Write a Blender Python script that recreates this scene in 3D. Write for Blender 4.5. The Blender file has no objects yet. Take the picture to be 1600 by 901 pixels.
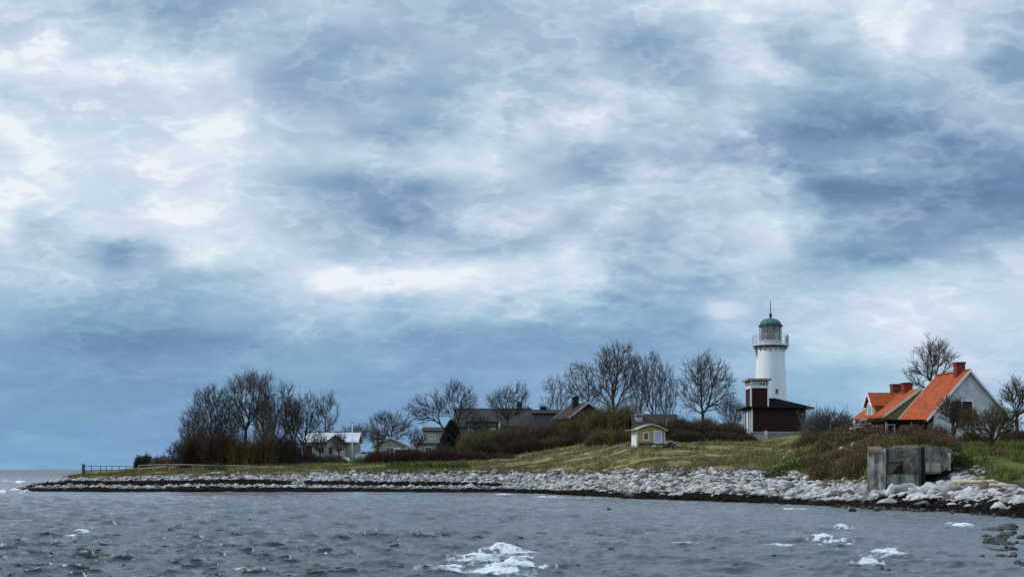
import bpy, bmesh, math, random
import numpy as np
from mathutils import Vector, noise as mnoise

sc = bpy.context.scene
COL = sc.collection
F, HZ, CZ = 2200.0, 733.0, 2.5          # focal length in photo pixels, horizon row, eye height

# ------------------------------------------------------------------ camera
cam = bpy.data.cameras.new('camera'); camo = bpy.data.objects.new('camera', cam); COL.objects.link(camo)
camo.location = (0, 0, CZ); camo.rotation_euler = (math.radians(90), 0, 0)
cam.sensor_width = 36; cam.lens = 36 * F / 1600; cam.shift_y = (HZ - 450.5) / 1600
cam.clip_start = 0.5; cam.clip_end = 60000
sc.camera = camo
sc.view_settings.view_transform = 'Standard'; sc.view_settings.look = 'None'
sc.view_settings.exposure = 0; sc.view_settings.gamma = 1; sc.view_settings.use_curve_mapping = False

# ------------------------------------------------------------------ sun
SUN_EL, SUN_AZ = 36, 274          # azimuth clockwise from +Y
sl = bpy.data.lights.new('sun', 'SUN'); sl.energy = 2.0; sl.angle = math.radians(8); sl.color = (1, 0.95, 0.88)
so = bpy.data.objects.new('sun', sl); COL.objects.link(so)
_a, _e = math.radians(SUN_AZ), math.radians(SUN_EL)
_dir = Vector((math.sin(_a) * math.cos(_e), math.cos(_a) * math.cos(_e), math.sin(_e)))
so.rotation_euler = _dir.to_track_quat('Z', 'Y').to_euler()
so.location = (-40, -30, 60)

# ------------------------------------------------------------------ world: Nishita sky behind a broken cloud deck
def s2l(c):
    c = c / 255.0
    return c / 12.92 if c <= 0.04045 else ((c + 0.055) / 1.055) ** 2.4

# brightness of the cloud deck: elevation rows x azimuth stops (position along the arc, tone 0..255)
SKY_ROWS = [
 (-420, [(0,190),(400,185),(800,190),(1200,195),(1600,185)]),
 (-150, [(0,205),(200,180),(450,205),(700,180),(950,205),(1250,190),(1450,215),(1600,190)]),
 (0,   [(0,200),(100,200),(200,185),(260,165),(310,165),(400,188),(490,208),(600,190),(700,183),(800,188),(900,200),(1000,205),(1100,203),(1200,205),(1300,215),(1400,228),(1450,216),(1500,195),(1600,185)]),
 (70,  [(0,205),(65,236),(110,215),(200,203),(300,192),(400,192),(490,170),(600,178),(700,194),(800,195),(900,188),(1000,166),(1090,176),(1150,206),(1200,176),(1300,195),(1360,216),(1400,228),(1450,205),(1500,220),(1530,190),(1600,172)]),
 (112, [(0,236),(90,238),(180,225),(260,238),(330,232),(380,200),(460,175),(560,178),(620,195),(700,186),(800,186),(880,180),(960,195),(1050,172),(1150,212),(1220,184),(1300,172),(1400,196),(1480,205),(1600,165)]),
 (152, [(0,214),(100,216),(200,218),(300,226),(370,205),(440,182),(520,174),(620,172),(720,172),(800,186),(900,198),(970,212),(1030,208),(1080,184),(1150,196),(1200,190),(1260,164),(1340,162),(1420,176),(1520,186),(1600,178)]),
 (200, [(0,232),(80,222),(160,216),(240,222),(300,240),(360,234),(410,204),(480,194),(560,170),(650,160),(730,166),(790,190),(840,214),(940,208),(990,180),(1100,186),(1180,166),(1260,148),(1340,142),(1430,148),(1500,172),(1600,184)]),
 (250, [(0,218),(60,238),(130,224),(200,230),(300,228),(400,216),(470,212),(560,214),(650,210),(750,204),(850,184),(940,168),(1000,182),(1100,166),(1200,164),(1300,168),(1400,166),(1500,152),(1600,148)]),
 (300, [(0,232),(100,226),(200,220),(300,228),(400,206),(450,188),(510,170),(610,160),(690,178),(760,190),(850,200),(900,204),(960,192),(1010,206),(1060,206),(1110,196),(1160,220),(1210,178),(1250,142),(1320,130),(1420,128),(1500,138),(1600,140)]),
 (350, [(0,236),(40,198),(150,226),(250,226),(350,226),(440,206),(540,178),(630,156),(690,182),(740,216),(830,212),(890,184),(980,214),(1050,188),(1140,190),(1200,216),(1250,190),(1310,160),(1400,150),(1500,160),(1600,158)]),
 (392, [(0,196),(90,192),(170,162),(240,184),(310,246),(370,228),(450,216),(550,194),(650,196),(750,184),(850,196),(900,208),(950,188),(1000,170),(1100,175),(1200,204),(1280,166),(1350,152),(1420,156),(1500,186),(1560,208),(1600,205)]),
 (432, [(0,196),(100,202),(200,194),(300,188),(400,198),(500,208),(560,232),(650,242),(710,232),(800,216),(900,222),(950,208),(1000,168),(1100,174),(1200,200),(1300,200),(1400,206),(1500,214),(1600,216)]),
 (478, [(0,182),(100,180),(200,174),(300,174),(400,184),(500,190),(600,190),(700,202),(800,192),(900,190),(1000,166),(1100,164),(1150,204),(1200,196),(1260,210),(1320,206),(1360,220),(1450,228),(1600,222)]),
 (540, [(0,166),(100,152),(200,150),(300,150),(400,160),(500,168),(600,164),(700,162),(800,168),(900,164),(1000,168),(1100,174),(1200,194),(1300,208),(1400,214),(1500,216),(1600,216)]),
 (600, [(0,166),(100,166),(200,160),(300,158),(400,164),(500,168),(600,158),(700,158),(800,164),(900,168),(1000,170),(1100,170),(1200,172),(1300,182),(1400,198),(1500,202),(1600,202)]),
 (670, [(0,168),(200,168),(400,164),(600,164),(800,172),(1000,178),(1200,180),(1400,196),(1600,198)]),
 (733, [(0,172),(400,170),(800,175),(1200,182),(1600,195)]),
]
#          seed, scale, aspect, detail, roughness, edge width, rim, belly, breadth of the rim, threshold
SHEETS = [(11.0, 4.2, 2.5, 6, 0.47, 0.080, 0.085, 0.075, 0.40, 0.49),
          (23.0, 7.5, 2.6, 6, 0.48, 0.070, 0.085, 0.065, 0.34, 0.50),
          (37.0, 13.0, 2.3, 5, 0.49, 0.070, 0.065, 0.045, 0.32, 0.51),
          (51.0, 24.0, 2.1, 6, 0.52, 0.060, 0.055, 0.035, 0.28, 0.51),
          (67.0, 44.0, 1.9, 5, 0.52, 0.060, 0.04, 0.025, 0.28, 0.51)]
def build_world():
    w = bpy.data.worlds.new('World'); sc.world = w; w.use_nodes = True
    nt = w.node_tree; N = nt.nodes; L = nt.links; N.clear()
    def math_(op, a, b=None, c=None, clamp=False):
        n = N.new('ShaderNodeMath'); n.operation = op; n.use_clamp = clamp
        for i, v in enumerate((a, b, c)):
            if v is None: continue
            if isinstance(v, (int, float)): n.inputs[i].default_value = v
            else: L.new(v, n.inputs[i])
        return n.outputs[0]
    tc = N.new('ShaderNodeTexCoord'); sep = N.new('ShaderNodeSeparateXYZ'); L.new(tc.outputs['Generated'], sep.inputs[0])
    X, Y, Z = sep.outputs
    yy = math_('MAXIMUM', Y, 0.6)
    s = math_('DIVIDE', X, yy); t = math_('DIVIDE', Z, yy)      # gnomonic azimuth / elevation
    def noise_(vx, vy, vz, scale, detail, rough=0.55, dist=0.0, typ='FBM'):
        cmb = N.new('ShaderNodeCombineXYZ')
        for i, v in enumerate((vx, vy, vz)):
            if isinstance(v, (int, float)): cmb.inputs[i].default_value = v
            else: L.new(v, cmb.inputs[i])
        n = N.new('ShaderNodeTexNoise'); n.noise_dimensions = '3D'; n.noise_type = typ
        n.inputs['Scale'].default_value = scale; n.inputs['Detail'].default_value = detail
        n.inputs['Roughness'].default_value = rough; n.inputs['Distortion'].default_value = dist
        L.new(cmb.outputs[0], n.inputs['Vector']); return n
    t2 = math_('MULTIPLY', t, 1.5)
    big = noise_(s, t2, 3.1, 7.0, 4, 0.52)
    sepb = N.new('ShaderNodeSeparateColor'); L.new(big.outputs['Color'], sepb.inputs[0])
    fine = noise_(s, t2, 8.7, 24.0, 5, 0.55)
    sepf = N.new('ShaderNodeSeparateColor'); L.new(fine.outputs['Color'], sepf.inputs[0])
    def warp(base, ch1, ch2, a1, a2):
        o = math_('MULTIPLY_ADD', math_('SUBTRACT', ch1, 0.5), a1, base)
        return math_('MULTIPLY_ADD', math_('SUBTRACT', ch2, 0.5), a2, o)
    u = math_('MULTIPLY_ADD', s, F / 1600, 0.5)
    v = math_('MULTIPLY_ADD', t, -F, HZ)
    u = warp(u, sepb.outputs[0], sepf.outputs[0], 0.10, 0.055)
    vw = warp(v, sepb.outputs[1], sepf.outputs[1], 75.0, 46.0)
    val = None; prev = None
    for row, stops in SKY_ROWS:
        r = N.new('ShaderNodeValToRGB'); cr = r.color_ramp; cr.interpolation = 'EASE'
        els = cr.elements
        while len(els) > 1: els.remove(els[-1])
        els[0].position = max(0, stops[0][0] / 1600); els[0].color = (stops[0][1] / 255,) * 3 + (1,)
        for p, g in stops[1:]:
            e = els.new(min(1, p / 1600)); e.color = (g / 255,) * 3 + (1,)
        L.new(u, r.inputs[0])
        if val is None: val = r.outputs[0]
        else:
            m = N.new('ShaderNodeMapRange'); m.interpolation_type = 'SMOOTHSTEP'
            m.inputs['From Min'].default_value = prev; m.inputs['From Max'].default_value = row
            L.new(vw, m.inputs['Value'])
            mx = N.new('ShaderNodeMix'); mx.data_type = 'FLOAT'
            L.new(m.outputs[0], mx.inputs[0]); L.new(val, mx.inputs[2]); L.new(r.outputs[0], mx.inputs[3])
            val = mx.outputs[0]
        prev = row
    # billowing detail, flattened towards the horizon as a real deck is
    det = noise_(s, math_('MULTIPLY', t, 1.9), 1.3, 12.0, 8, 0.55, 0.0)
    det2 = noise_(s, math_('MULTIPLY', t, 2.2), 5.9, 34.0, 6, 0.55, 0.0)
    amp = N.new('ShaderNodeMapRange'); L.new(t, amp.inputs[0]); amp.inputs[1].default_value = 0.02; amp.inputs[2].default_value = 0.16
    amp.inputs[3].default_value = 0.06; amp.inputs[4].default_value = 0.14
    d1 = math_('MULTIPLY', math_('SUBTRACT', det.outputs[0], 0.5), amp.outputs[0])
    d2 = math_('MULTIPLY', math_('SUBTRACT', det2.outputs[0], 0.5), math_('MULTIPLY', amp.outputs[0], 0.62))
    val = math_('ADD', math_('ADD', val, d1), d2)
    ty = math_('POWER', math_('MAXIMUM', math_('ADD', t, 0.03), 0.001), 0.6)
    def sstep(x, lo, hi, o0=0.0, o1=1.0):
        m = N.new('ShaderNodeMapRange'); m.interpolation_type = 'SMOOTHSTEP'; L.new(x, m.inputs[0])
        for i, q in enumerate((lo, hi, o0, o1)): m.inputs[i+1].default_value = q
        return m.outputs[0]
    def sheet(z, scale, asp, detail, rough, crisp, rim, belly, breadth, thr=0.5):
        n = noise_(s, math_('MULTIPLY', ty, asp), z, scale, detail, rough)
        e = math_('SUBTRACT', n.outputs[0], thr)
        cov = sstep(e, 0.0, crisp); r = sstep(e, 0.0, breadth, rim+belly, 0.0)
        d = math_('MULTIPLY', cov, math_('SUBTRACT', r, belly))
        k = noise_(s, ty, z+40, scale*.6, 2, 0.5)                   # some edges are sharp, others melt away
        return math_('MULTIPLY', d, sstep(k.outputs[0], 0.36, 0.62, 0.15, 1.0))
    add = None
    for args in SHEETS:
        q = sheet(*args); add = q if add is None else math_('ADD', add, q)
    val = math_('ADD', val, math_('MULTIPLY', add, sstep(t, 0.02, 0.16, 0.3, 1.0)))
    # a little more contrast about the mid tone
    val = math_('MULTIPLY_ADD', math_('SUBTRACT', val, 0.72), 1.08, 0.702, True)
    ramp = N.new('ShaderNodeValToRGB'); cr = ramp.color_ramp; cr.interpolation = 'LINEAR'
    tones = [(110, (82,110,150)), (140, (108,137,173)), (165, (137,165,196)), (190, (168,191,213)), (215, (196,214,232)), (235, (217,229,242)), (252, (240,246,252))]
    els = cr.elements
    while len(els) > 1: els.remove(els[-1])
    for i, (g, c) in enumerate(tones):
        e = els[0] if i == 0 else els.new(g / 255)
        e.position = g / 255; e.color = tuple(s2l(k) for k in c) + (1,)
    L.new(val, ramp.inputs[0])
    # drifting lavender and cyan casts inside the deck
    hue = noise_(s, math_('MULTIPLY', t, 2.2), 12.0, 11.0, 3, 0.5)
    hr = N.new('ShaderNodeValToRGB'); L.new(hue.outputs[0], hr.inputs[0])
    hr.color_ramp.elements[0].position = 0.38; hr.color_ramp.elements[0].color = (0.97, 1.01, 0.99, 1)
    hr.color_ramp.elements[1].position = 0.62; hr.color_ramp.elements[1].color = (1.035, 0.992, 1.015, 1)
    tint = N.new('ShaderNodeMix'); tint.data_type = 'RGBA'; tint.blend_type = 'MULTIPLY'; tint.inputs[0].default_value = 1
    L.new(ramp.outputs[0], tint.inputs[6]); L.new(hr.outputs[0], tint.inputs[7])
    # air near the horizon is bluer
    hb = N.new('ShaderNodeMapRange'); L.new(t, hb.inputs[0]); hb.inputs[1].default_value = 0.0; hb.inputs[2].default_value = 0.17; hb.inputs[3].default_value = 1.0; hb.inputs[4].default_value = 0.0
    blue = N.new('ShaderNodeMix'); blue.data_type = 'RGBA'; blue.blend_type = 'MULTIPLY'; L.new(math_('MULTIPLY', hb.outputs[0], sstep(val, 0.72, 0.9, 1.0, 0.25)), blue.inputs[0]); L.new(tint.outputs[2], blue.inputs[6]); blue.inputs[7].default_value = (0.66, 0.93, 1.08, 1)
    # deck brightened high overhead, out of view, to lift light on land and water
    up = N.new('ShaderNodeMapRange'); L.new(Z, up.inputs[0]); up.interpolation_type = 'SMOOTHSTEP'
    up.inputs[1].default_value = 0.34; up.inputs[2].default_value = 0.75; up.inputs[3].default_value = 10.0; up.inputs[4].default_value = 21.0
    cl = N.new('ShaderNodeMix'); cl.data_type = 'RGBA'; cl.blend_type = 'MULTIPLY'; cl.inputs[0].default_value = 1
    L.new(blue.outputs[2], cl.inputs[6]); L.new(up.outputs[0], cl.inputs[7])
    sky = N.new('ShaderNodeTexSky'); sky.sky_type = 'NISHITA'; sky.sun_disc = False
    sky.sun_elevation = math.radians(SUN_EL); sky.sun_rotation = math.radians(SUN_AZ)
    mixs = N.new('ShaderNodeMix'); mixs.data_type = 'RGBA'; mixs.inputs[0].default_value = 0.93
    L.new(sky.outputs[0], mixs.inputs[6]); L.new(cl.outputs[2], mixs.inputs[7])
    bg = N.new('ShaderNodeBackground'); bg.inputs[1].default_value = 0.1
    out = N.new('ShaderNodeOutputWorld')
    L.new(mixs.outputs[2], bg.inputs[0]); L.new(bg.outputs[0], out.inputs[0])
build_world()

# ------------------------------------------------------------------ helpers
def P(px, py, d):
    return Vector(((px - 800) / F * d, d, CZ + (HZ - py) / F * d))
def PX(px, d): return (px - 800) / F * d
def PZ(py, d): return CZ + (HZ - py) / F * d

MATS = {}
def mat(name, col, rough=0.8, var=0.25, scale=3.0, bump=0.0, metal=0.0, spec=0.3, stretch=(1, 1, 1), col2=None, detail=5, sharp=0.2):
    if name in MATS: return MATS[name]
    m = bpy.data.materials.new(name); m.use_nodes = True; MATS[name] = m
    nt = m.node_tree; N = nt.nodes; L = nt.links; b = N['Principled BSDF']
    b.inputs['Roughness'].default_value = rough; b.inputs['Metallic'].default_value = metal
    b.inputs['Specular IOR Level'].default_value = spec
    tc = N.new('ShaderNodeTexCoord'); mp = N.new('ShaderNodeMapping'); mp.inputs['Scale'].default_value = stretch
    L.new(tc.outputs['Object'], mp.inputs[0])
    n = N.new('ShaderNodeTexNoise'); n.inputs['Scale'].default_value = scale; n.inputs['Detail'].default_value = detail
    n.inputs['Roughness'].default_value = 0.65
    L.new(mp.outputs[0], n.inputs['Vector'])
    r = N.new('ShaderNodeValToRGB'); L.new(n.outputs[0], r.inputs[0])
    c2 = col2 or tuple(min(1, k * (1 + var)) for k in col)
    c1 = tuple(k * (1 - var) for k in col)
    r.color_ramp.elements[0].position = 0.5-sharp; r.color_ramp.elements[0].color = c1 + (1,)
    r.color_ramp.elements[1].position = 0.5+sharp; r.color_ramp.elements[1].color = c2 + (1,)
    L.new(r.outputs[0], b.inputs['Base Color'])
    if bump:
        bp = N.new('ShaderNodeBump'); bp.inputs['Strength'].default_value = bump; bp.inputs['Distance'].default_value = 0.05
        L.new(n.outputs[0], bp.inputs['Height']); L.new(bp.outputs[0], b.inputs['Normal'])
    return m

def striped(name, col, axis, scale, depth=0.4, rough=0.75, var=0.3, nscale=2.0):
    """boards, tiles or seams: a wave bump along one object axis over a noisy colour"""
    if name in MATS: return MATS[name]
    m = mat(name, col, rough, var, nscale)
    nt = m.node_tree; N = nt.nodes; L = nt.links; b = N['Principled BSDF']
    tc = N.new('ShaderNodeTexCoord'); w = N.new('ShaderNodeTexWave'); w.bands_direction = axis
    w.inputs['Scale'].default_value = scale; w.inputs['Distortion'].default_value = 0.4
    L.new(tc.outputs['Object'], w.inputs['Vector'])
    bp = N.new('ShaderNodeBump'); bp.inputs['Strength'].default_value = depth; bp.inputs['Distance'].default_value = 0.04
    L.new(w.outputs[0], bp.inputs['Height']); L.new(bp.outputs[0], b.inputs['Normal'])
    return m

def glass_mat(name, tint=(0.05, 0.06, 0.07), rough=0.05):
    if name in MATS: return MATS[name]
    m = mat(name, tint, rough, 0.3, 1.5, spec=0.6)
    return m

def link(o, parent=None):
    COL.objects.link(o)
    if parent is not None: o.parent = parent
    return o
def tag(o, label=None, cat=None, group=None, kind=None):
    if label: o['label'] = label
    if cat: o['category'] = cat
    if group: o['group'] = group
    if kind: o['kind'] = kind
    return o
def empty(name, loc, rz=0.0, label=None, cat=None, group=None):
    o = bpy.data.objects.new(name, None); o.empty_display_size = 0.3
    COL.objects.link(o); o.location = loc; o.rotation_euler = (0, 0, rz)
    return tag(o, label, cat, group)

def np_mesh(name, V, polys, mt=None, parent=None, smooth=False):
    """V (n,3); polys: list of (k,m) index arrays (tris and quads)"""
    me = bpy.data.meshes.new(name)
    V = np.asarray(V, np.float32)
    me.vertices.add(len(V)); me.vertices.foreach_set('co', V.ravel())
    idx = np.concatenate([np.asarray(p, np.int32).ravel() for p in polys])
    tot = np.concatenate([np.full(len(p), np.asarray(p).shape[1], np.int32) for p in polys])
    st = np.concatenate([[0], np.cumsum(tot)[:-1]]).astype(np.int32)
    me.loops.add(len(idx)); me.loops.foreach_set('vertex_index', idx)
    me.polygons.add(len(tot)); me.polygons.foreach_set('loop_start', st)
    if smooth: me.polygons.foreach_set('use_smooth', np.ones(len(tot), bool))
    me.update(calc_edges=True)
    if mt: me.materials.append(mt)
    o = bpy.data.objects.new(name, me)
    return link(o, parent)

class MB:
    """collects boxes, prisms, tubes and lathes; build() links them as one mesh object"""
    def __init__(s): s.v = []; s.f = []
    def add(s, vs, fs):
        o = len(s.v); s.v += [tuple(p) for p in vs]; s.f += [tuple(i + o for i in f) for f in fs]; return s
    def box(s, x0, x1, y0, y1, z0, z1):
        return s.add([(x0,y0,z0),(x1,y0,z0),(x1,y1,z0),(x0,y1,z0),(x0,y0,z1),(x1,y0,z1),(x1,y1,z1),(x0,y1,z1)],
                     [(0,3,2,1),(4,5,6,7),(0,1,5,4),(1,2,6,5),(2,3,7,6),(3,0,4,7)])
    def prism_y(s, prof, y0, y1):
        """profile in xz (counter-clockwise seen from -y) extruded from y0 to y1"""
        n = len(prof)
        return s.add([(x, y0, z) for x, z in prof] + [(x, y1, z) for x, z in prof],
                     [tuple(range(n)), tuple(range(2*n-1, n-1, -1))] + [(i, i+n, (i+1)%n+n, (i+1)%n) for i in range(n)])
    def prism_x(s, prof, x0, x1):
        n = len(prof)
        return s.add([(x0, y, z) for y, z in prof] + [(x1, y, z) for y, z in prof],
                     [tuple(range(n-1, -1, -1)), tuple(range(n, 2*n))] + [(i, (i+1)%n, (i+1)%n+n, i+n) for i in range(n)])
    def tube(s, pts, rad, n=8, caps=True):
        pts = [Vector(p) for p in pts]
        if not isinstance(rad, (list, tuple)): rad = [rad] * len(pts)
        vs = []; fs = []
        for i, p in enumerate(pts):
            d = (pts[min(i+1, len(pts)-1)] - pts[max(i-1, 0)]).normalized()
            a = Vector((0, 0, 1)) if abs(d.z) < 0.9 else Vector((1, 0, 0))
            u = d.cross(a).normalized(); w = d.cross(u)
            for k in range(n):
                th = 2 * math.pi * k / n
                vs.append(p + (u * math.cos(th) + w * math.sin(th)) * rad[i])
        for i in range(len(pts) - 1):
            for k in range(n):
                fs.append((i*n+k, i*n+(k+1)%n, (i+1)*n+(k+1)%n, (i+1)*n+k))
        if caps: fs += [tuple(range(n-1, -1, -1)), tuple(range((len(pts)-1)*n, len(pts)*n))]
        return s.add(vs, fs)
    def lathe(s, prof, n=32):
        m = len(prof); vs = []; fs = []
        for r, z in prof:
            for k in range(n):
                th = 2 * math.pi * k / n; vs.append((r*math.cos(th), r*math.sin(th), z))
        for i in range(m - 1):
            for k in range(n):
                fs.append((i*n+k, i*n+(k+1)%n, (i+1)*n+(k+1)%n, (i+1)*n+k))
        fs += [tuple(range(n-1, -1, -1)), tuple(range((m-1)*n, m*n))]
        return s.add(vs, fs)
    def move(s, dx, dy, dz): s.v = [(x+dx, y+dy, z+dz) for x, y, z in s.v]; return s
    def build(s, name, mt, parent=None, smooth=False, bevel=0.0, label=None, worn=0.0):
        me = bpy.data.meshes.new(name); me.from_pydata(s.v, [], s.f); me.materials.append(mt)
        bm = bmesh.new(); bm.from_mesh(me); bmesh.ops.recalc_face_normals(bm, faces=bm.faces)
        if worn:
            bmesh.ops.triangulate(bm, faces=[f for f in bm.faces if len(f.verts) > 4]); bmesh.ops.subdivide_edges(bm, edges=bm.edges, cuts=7, use_grid_fill=True)
            for v in bm.verts:
                q = v.co*1.1; v.co += Vector((mnoise.noise(q), mnoise.noise(q+Vector((9,0,0))), mnoise.noise(q+Vector((0,9,0)))))*worn + Vector((mnoise.noise(q*4), mnoise.noise(q*4+Vector((9,0,0))), mnoise.noise(q*4+Vector((0,9,0)))))*worn*.45
        bm.to_mesh(me); bm.free()
        if smooth:
            for p in me.polygons: p.use_smooth = True
        o = bpy.data.objects.new(name, me); link(o, parent)
        if bevel:
            b = o.modifiers.new('bevel', 'BEVEL'); b.width = bevel; b.segments = 2; b.limit_method = 'ANGLE'
        if label: o['label'] = label
        return o

# ------------------------------------------------------------------ the lie of the land
# columns: bearing (photo pixel), distance of the waterline, profile of (metres inland, height)
PROF = [
 (-600, 200, [(0,-1.5),(400,-2)]),
 (0,   165, [(0,-.35),(8,-.15),(16,-.3),(40,-1.5)]),
 (60,  160, [(0,0),(6,.42),(18,.75),(26,.4),(40,-1.5)]),
 (110, 157, [(0,0),(8,.8),(20,1.3),(33,1.7),(48,1.1),(64,-1)]),
 (200, 157, [(0,0),(8,.7),(28,1.74),(73,2.3),(140,2.4),(400,3)]),
 (400, 157, [(0,0),(8,.7),(23,1.93),(48,2.8),(58,3.4),(150,5),(400,6)]),
 (600, 157, [(0,0),(8,.7),(21,1.9),(33,2.4),(43,2.95),(83,4.8),(150,6),(400,6)]),
 (800, 152, [(0,0),(7,.7),(20,1.85),(30,2.6),(63,4.36),(108,7.8),(200,8)]),
 (1000,120, [(0,0),(6,.7),(22,2.0),(30,3.2),(45,5.1),(80,6.8),(120,7.5)]),
 (1200,104, [(0,0),(6,.6),(26,1.8),(46,3.4),(91,6.3),(110,7.5),(160,8)]),
 (1300, 96, [(0,0),(5,.6),(19,1.4),(35,3.6),(54,5.4),(110,8)]),
 (1345, 93, [(0,0),(4,.6),(12,1.3),(18,2.3),(32,4.3),(54,5.7),(110,8)]),
 (1365, 89.5, [(0,0),(2.4,.5),(4.5,1.05),(8,1.2),(12,1.3),(15.5,3.6),(53,5.9),(110,8)]),
 (1450, 85, [(0,0),(3,.6),(8,1.3),(13,1.9),(17.5,3.9),(54,5.7),(110,8)]),
 (1500, 82, [(0,0),(4,.6),(13,2.0),(20,2.9),(30,4.2),(60,5.4),(120,8)]),
 (1600, 73, [(0,0),(4,.6),(15,1.4),(24,2.4),(42,4.2),(57,4.9),(120,7.5)]),
 (1800, 58, [(0,0),(4,.6),(15,1.4),(24,2.4),(42,4.2),(57,4.9),(120,7.5)]),
 (2600, 40, [(0,0),(4,.6),(15,1.4),(24,2.4),(42,4.2),(57,4.9),(120,7.5)]),
]
PPX = np.array([p[0] for p in PROF], float); PDW = np.array([p[1] for p in PROF], float)
def waterline(px): return np.interp(px, PPX, PDW)
def land_z(px, d):
    px = np.asarray(px, float); d = np.asarray(d, float)
    s = d - waterline(px)
    zs = np.stack([np.interp(s, [q[0] for q in p[2]], [q[1] for q in p[2]]) for p in PROF])
    i = np.clip(np.searchsorted(PPX, px, side='right') - 1, 0, len(PPX) - 2)
    f = np.clip((px - PPX[i]) / (PPX[i+1] - PPX[i]), 0, 1)
    idx = np.indices(px.shape)
    z = zs[(i,) + tuple(idx)] * (1 - f) + zs[(i+1,) + tuple(idx)] * f
    z = np.where(s < 0, np.minimum(z, np.maximum(s * 0.12, -2.0)), z)
    return z, s
def vnoise(x, y, seed, scale):
    """smooth value noise on arrays"""
    x = np.asarray(x, float) / scale; y = np.asarray(y, float) / scale
    xi = np.floor(x).astype(np.int64); yi = np.floor(y).astype(np.int64); fx = x - xi; fy = y - yi
    fx = fx*fx*(3-2*fx); fy = fy*fy*(3-2*fy)
    def h(a, b):
        n = (a * 374761393 + b * 668265263 + seed * 1274126177) & 0x7fffffff
        n = (n ^ (n >> 13)) * 1103515245 & 0x7fffffff
        n = (n ^ (n >> 16)) & 0xffff
        return n / 65535.0
    return (h(xi,yi)*(1-fx)+h(xi+1,yi)*fx)*(1-fy) + (h(xi,yi+1)*(1-fx)+h(xi+1,yi+1)*fx)*fy
def fbm(x, y, seed, scale, o=4):
    r = 0; a = 0.5; t = 0
    for k in range(o):
        r = r + a * vnoise(x, y, seed + k * 17, scale / 2**k); t += a; a *= 0.55
    return r / t
TOPX = [0, 110, 200, 400, 600, 800, 1000, 1200, 1300, 1400, 1500, 1600, 1800]; TOPS = [45, 21, 20.5, 20.5, 20, 20, 21, 25, 17, 10, 14, 13, 13]
def ground(px, d):
    px = np.asarray(px, float); d = np.asarray(d, float)
    wob = (fbm((px-800)/F*d, d, 5, 14, 3) - 0.5) * 5.0        # ragged shoreline
    z, s = land_z(px, d + wob)
    x = (px - 800) / F * d
    a = np.clip((s - 4) / 20, 0, 1)
    z = z + a * ((fbm(x, d, 9, 9, 4) - 0.5) * 0.7) + np.clip((s+2)/4, 0, 1) * (fbm(x, d, 31, 2.2, 3) - 0.5) * 0.22
    e = s - np.interp(px, TOPX, TOPS) + (fbm(x, d, 77, 6, 4) - .5)*9
    z = z + .28*np.clip(e/.5, 0, 1)*np.clip((px-250)/150, 0, 1)*(1-np.clip((px-1330)/20, 0, 1)*(1-np.clip((px-1500)/20, 0, 1)))
    return z, s
def gz(px, d):
    z, _ = ground(np.array([px]), np.array([d])); return float(z[0])

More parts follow.
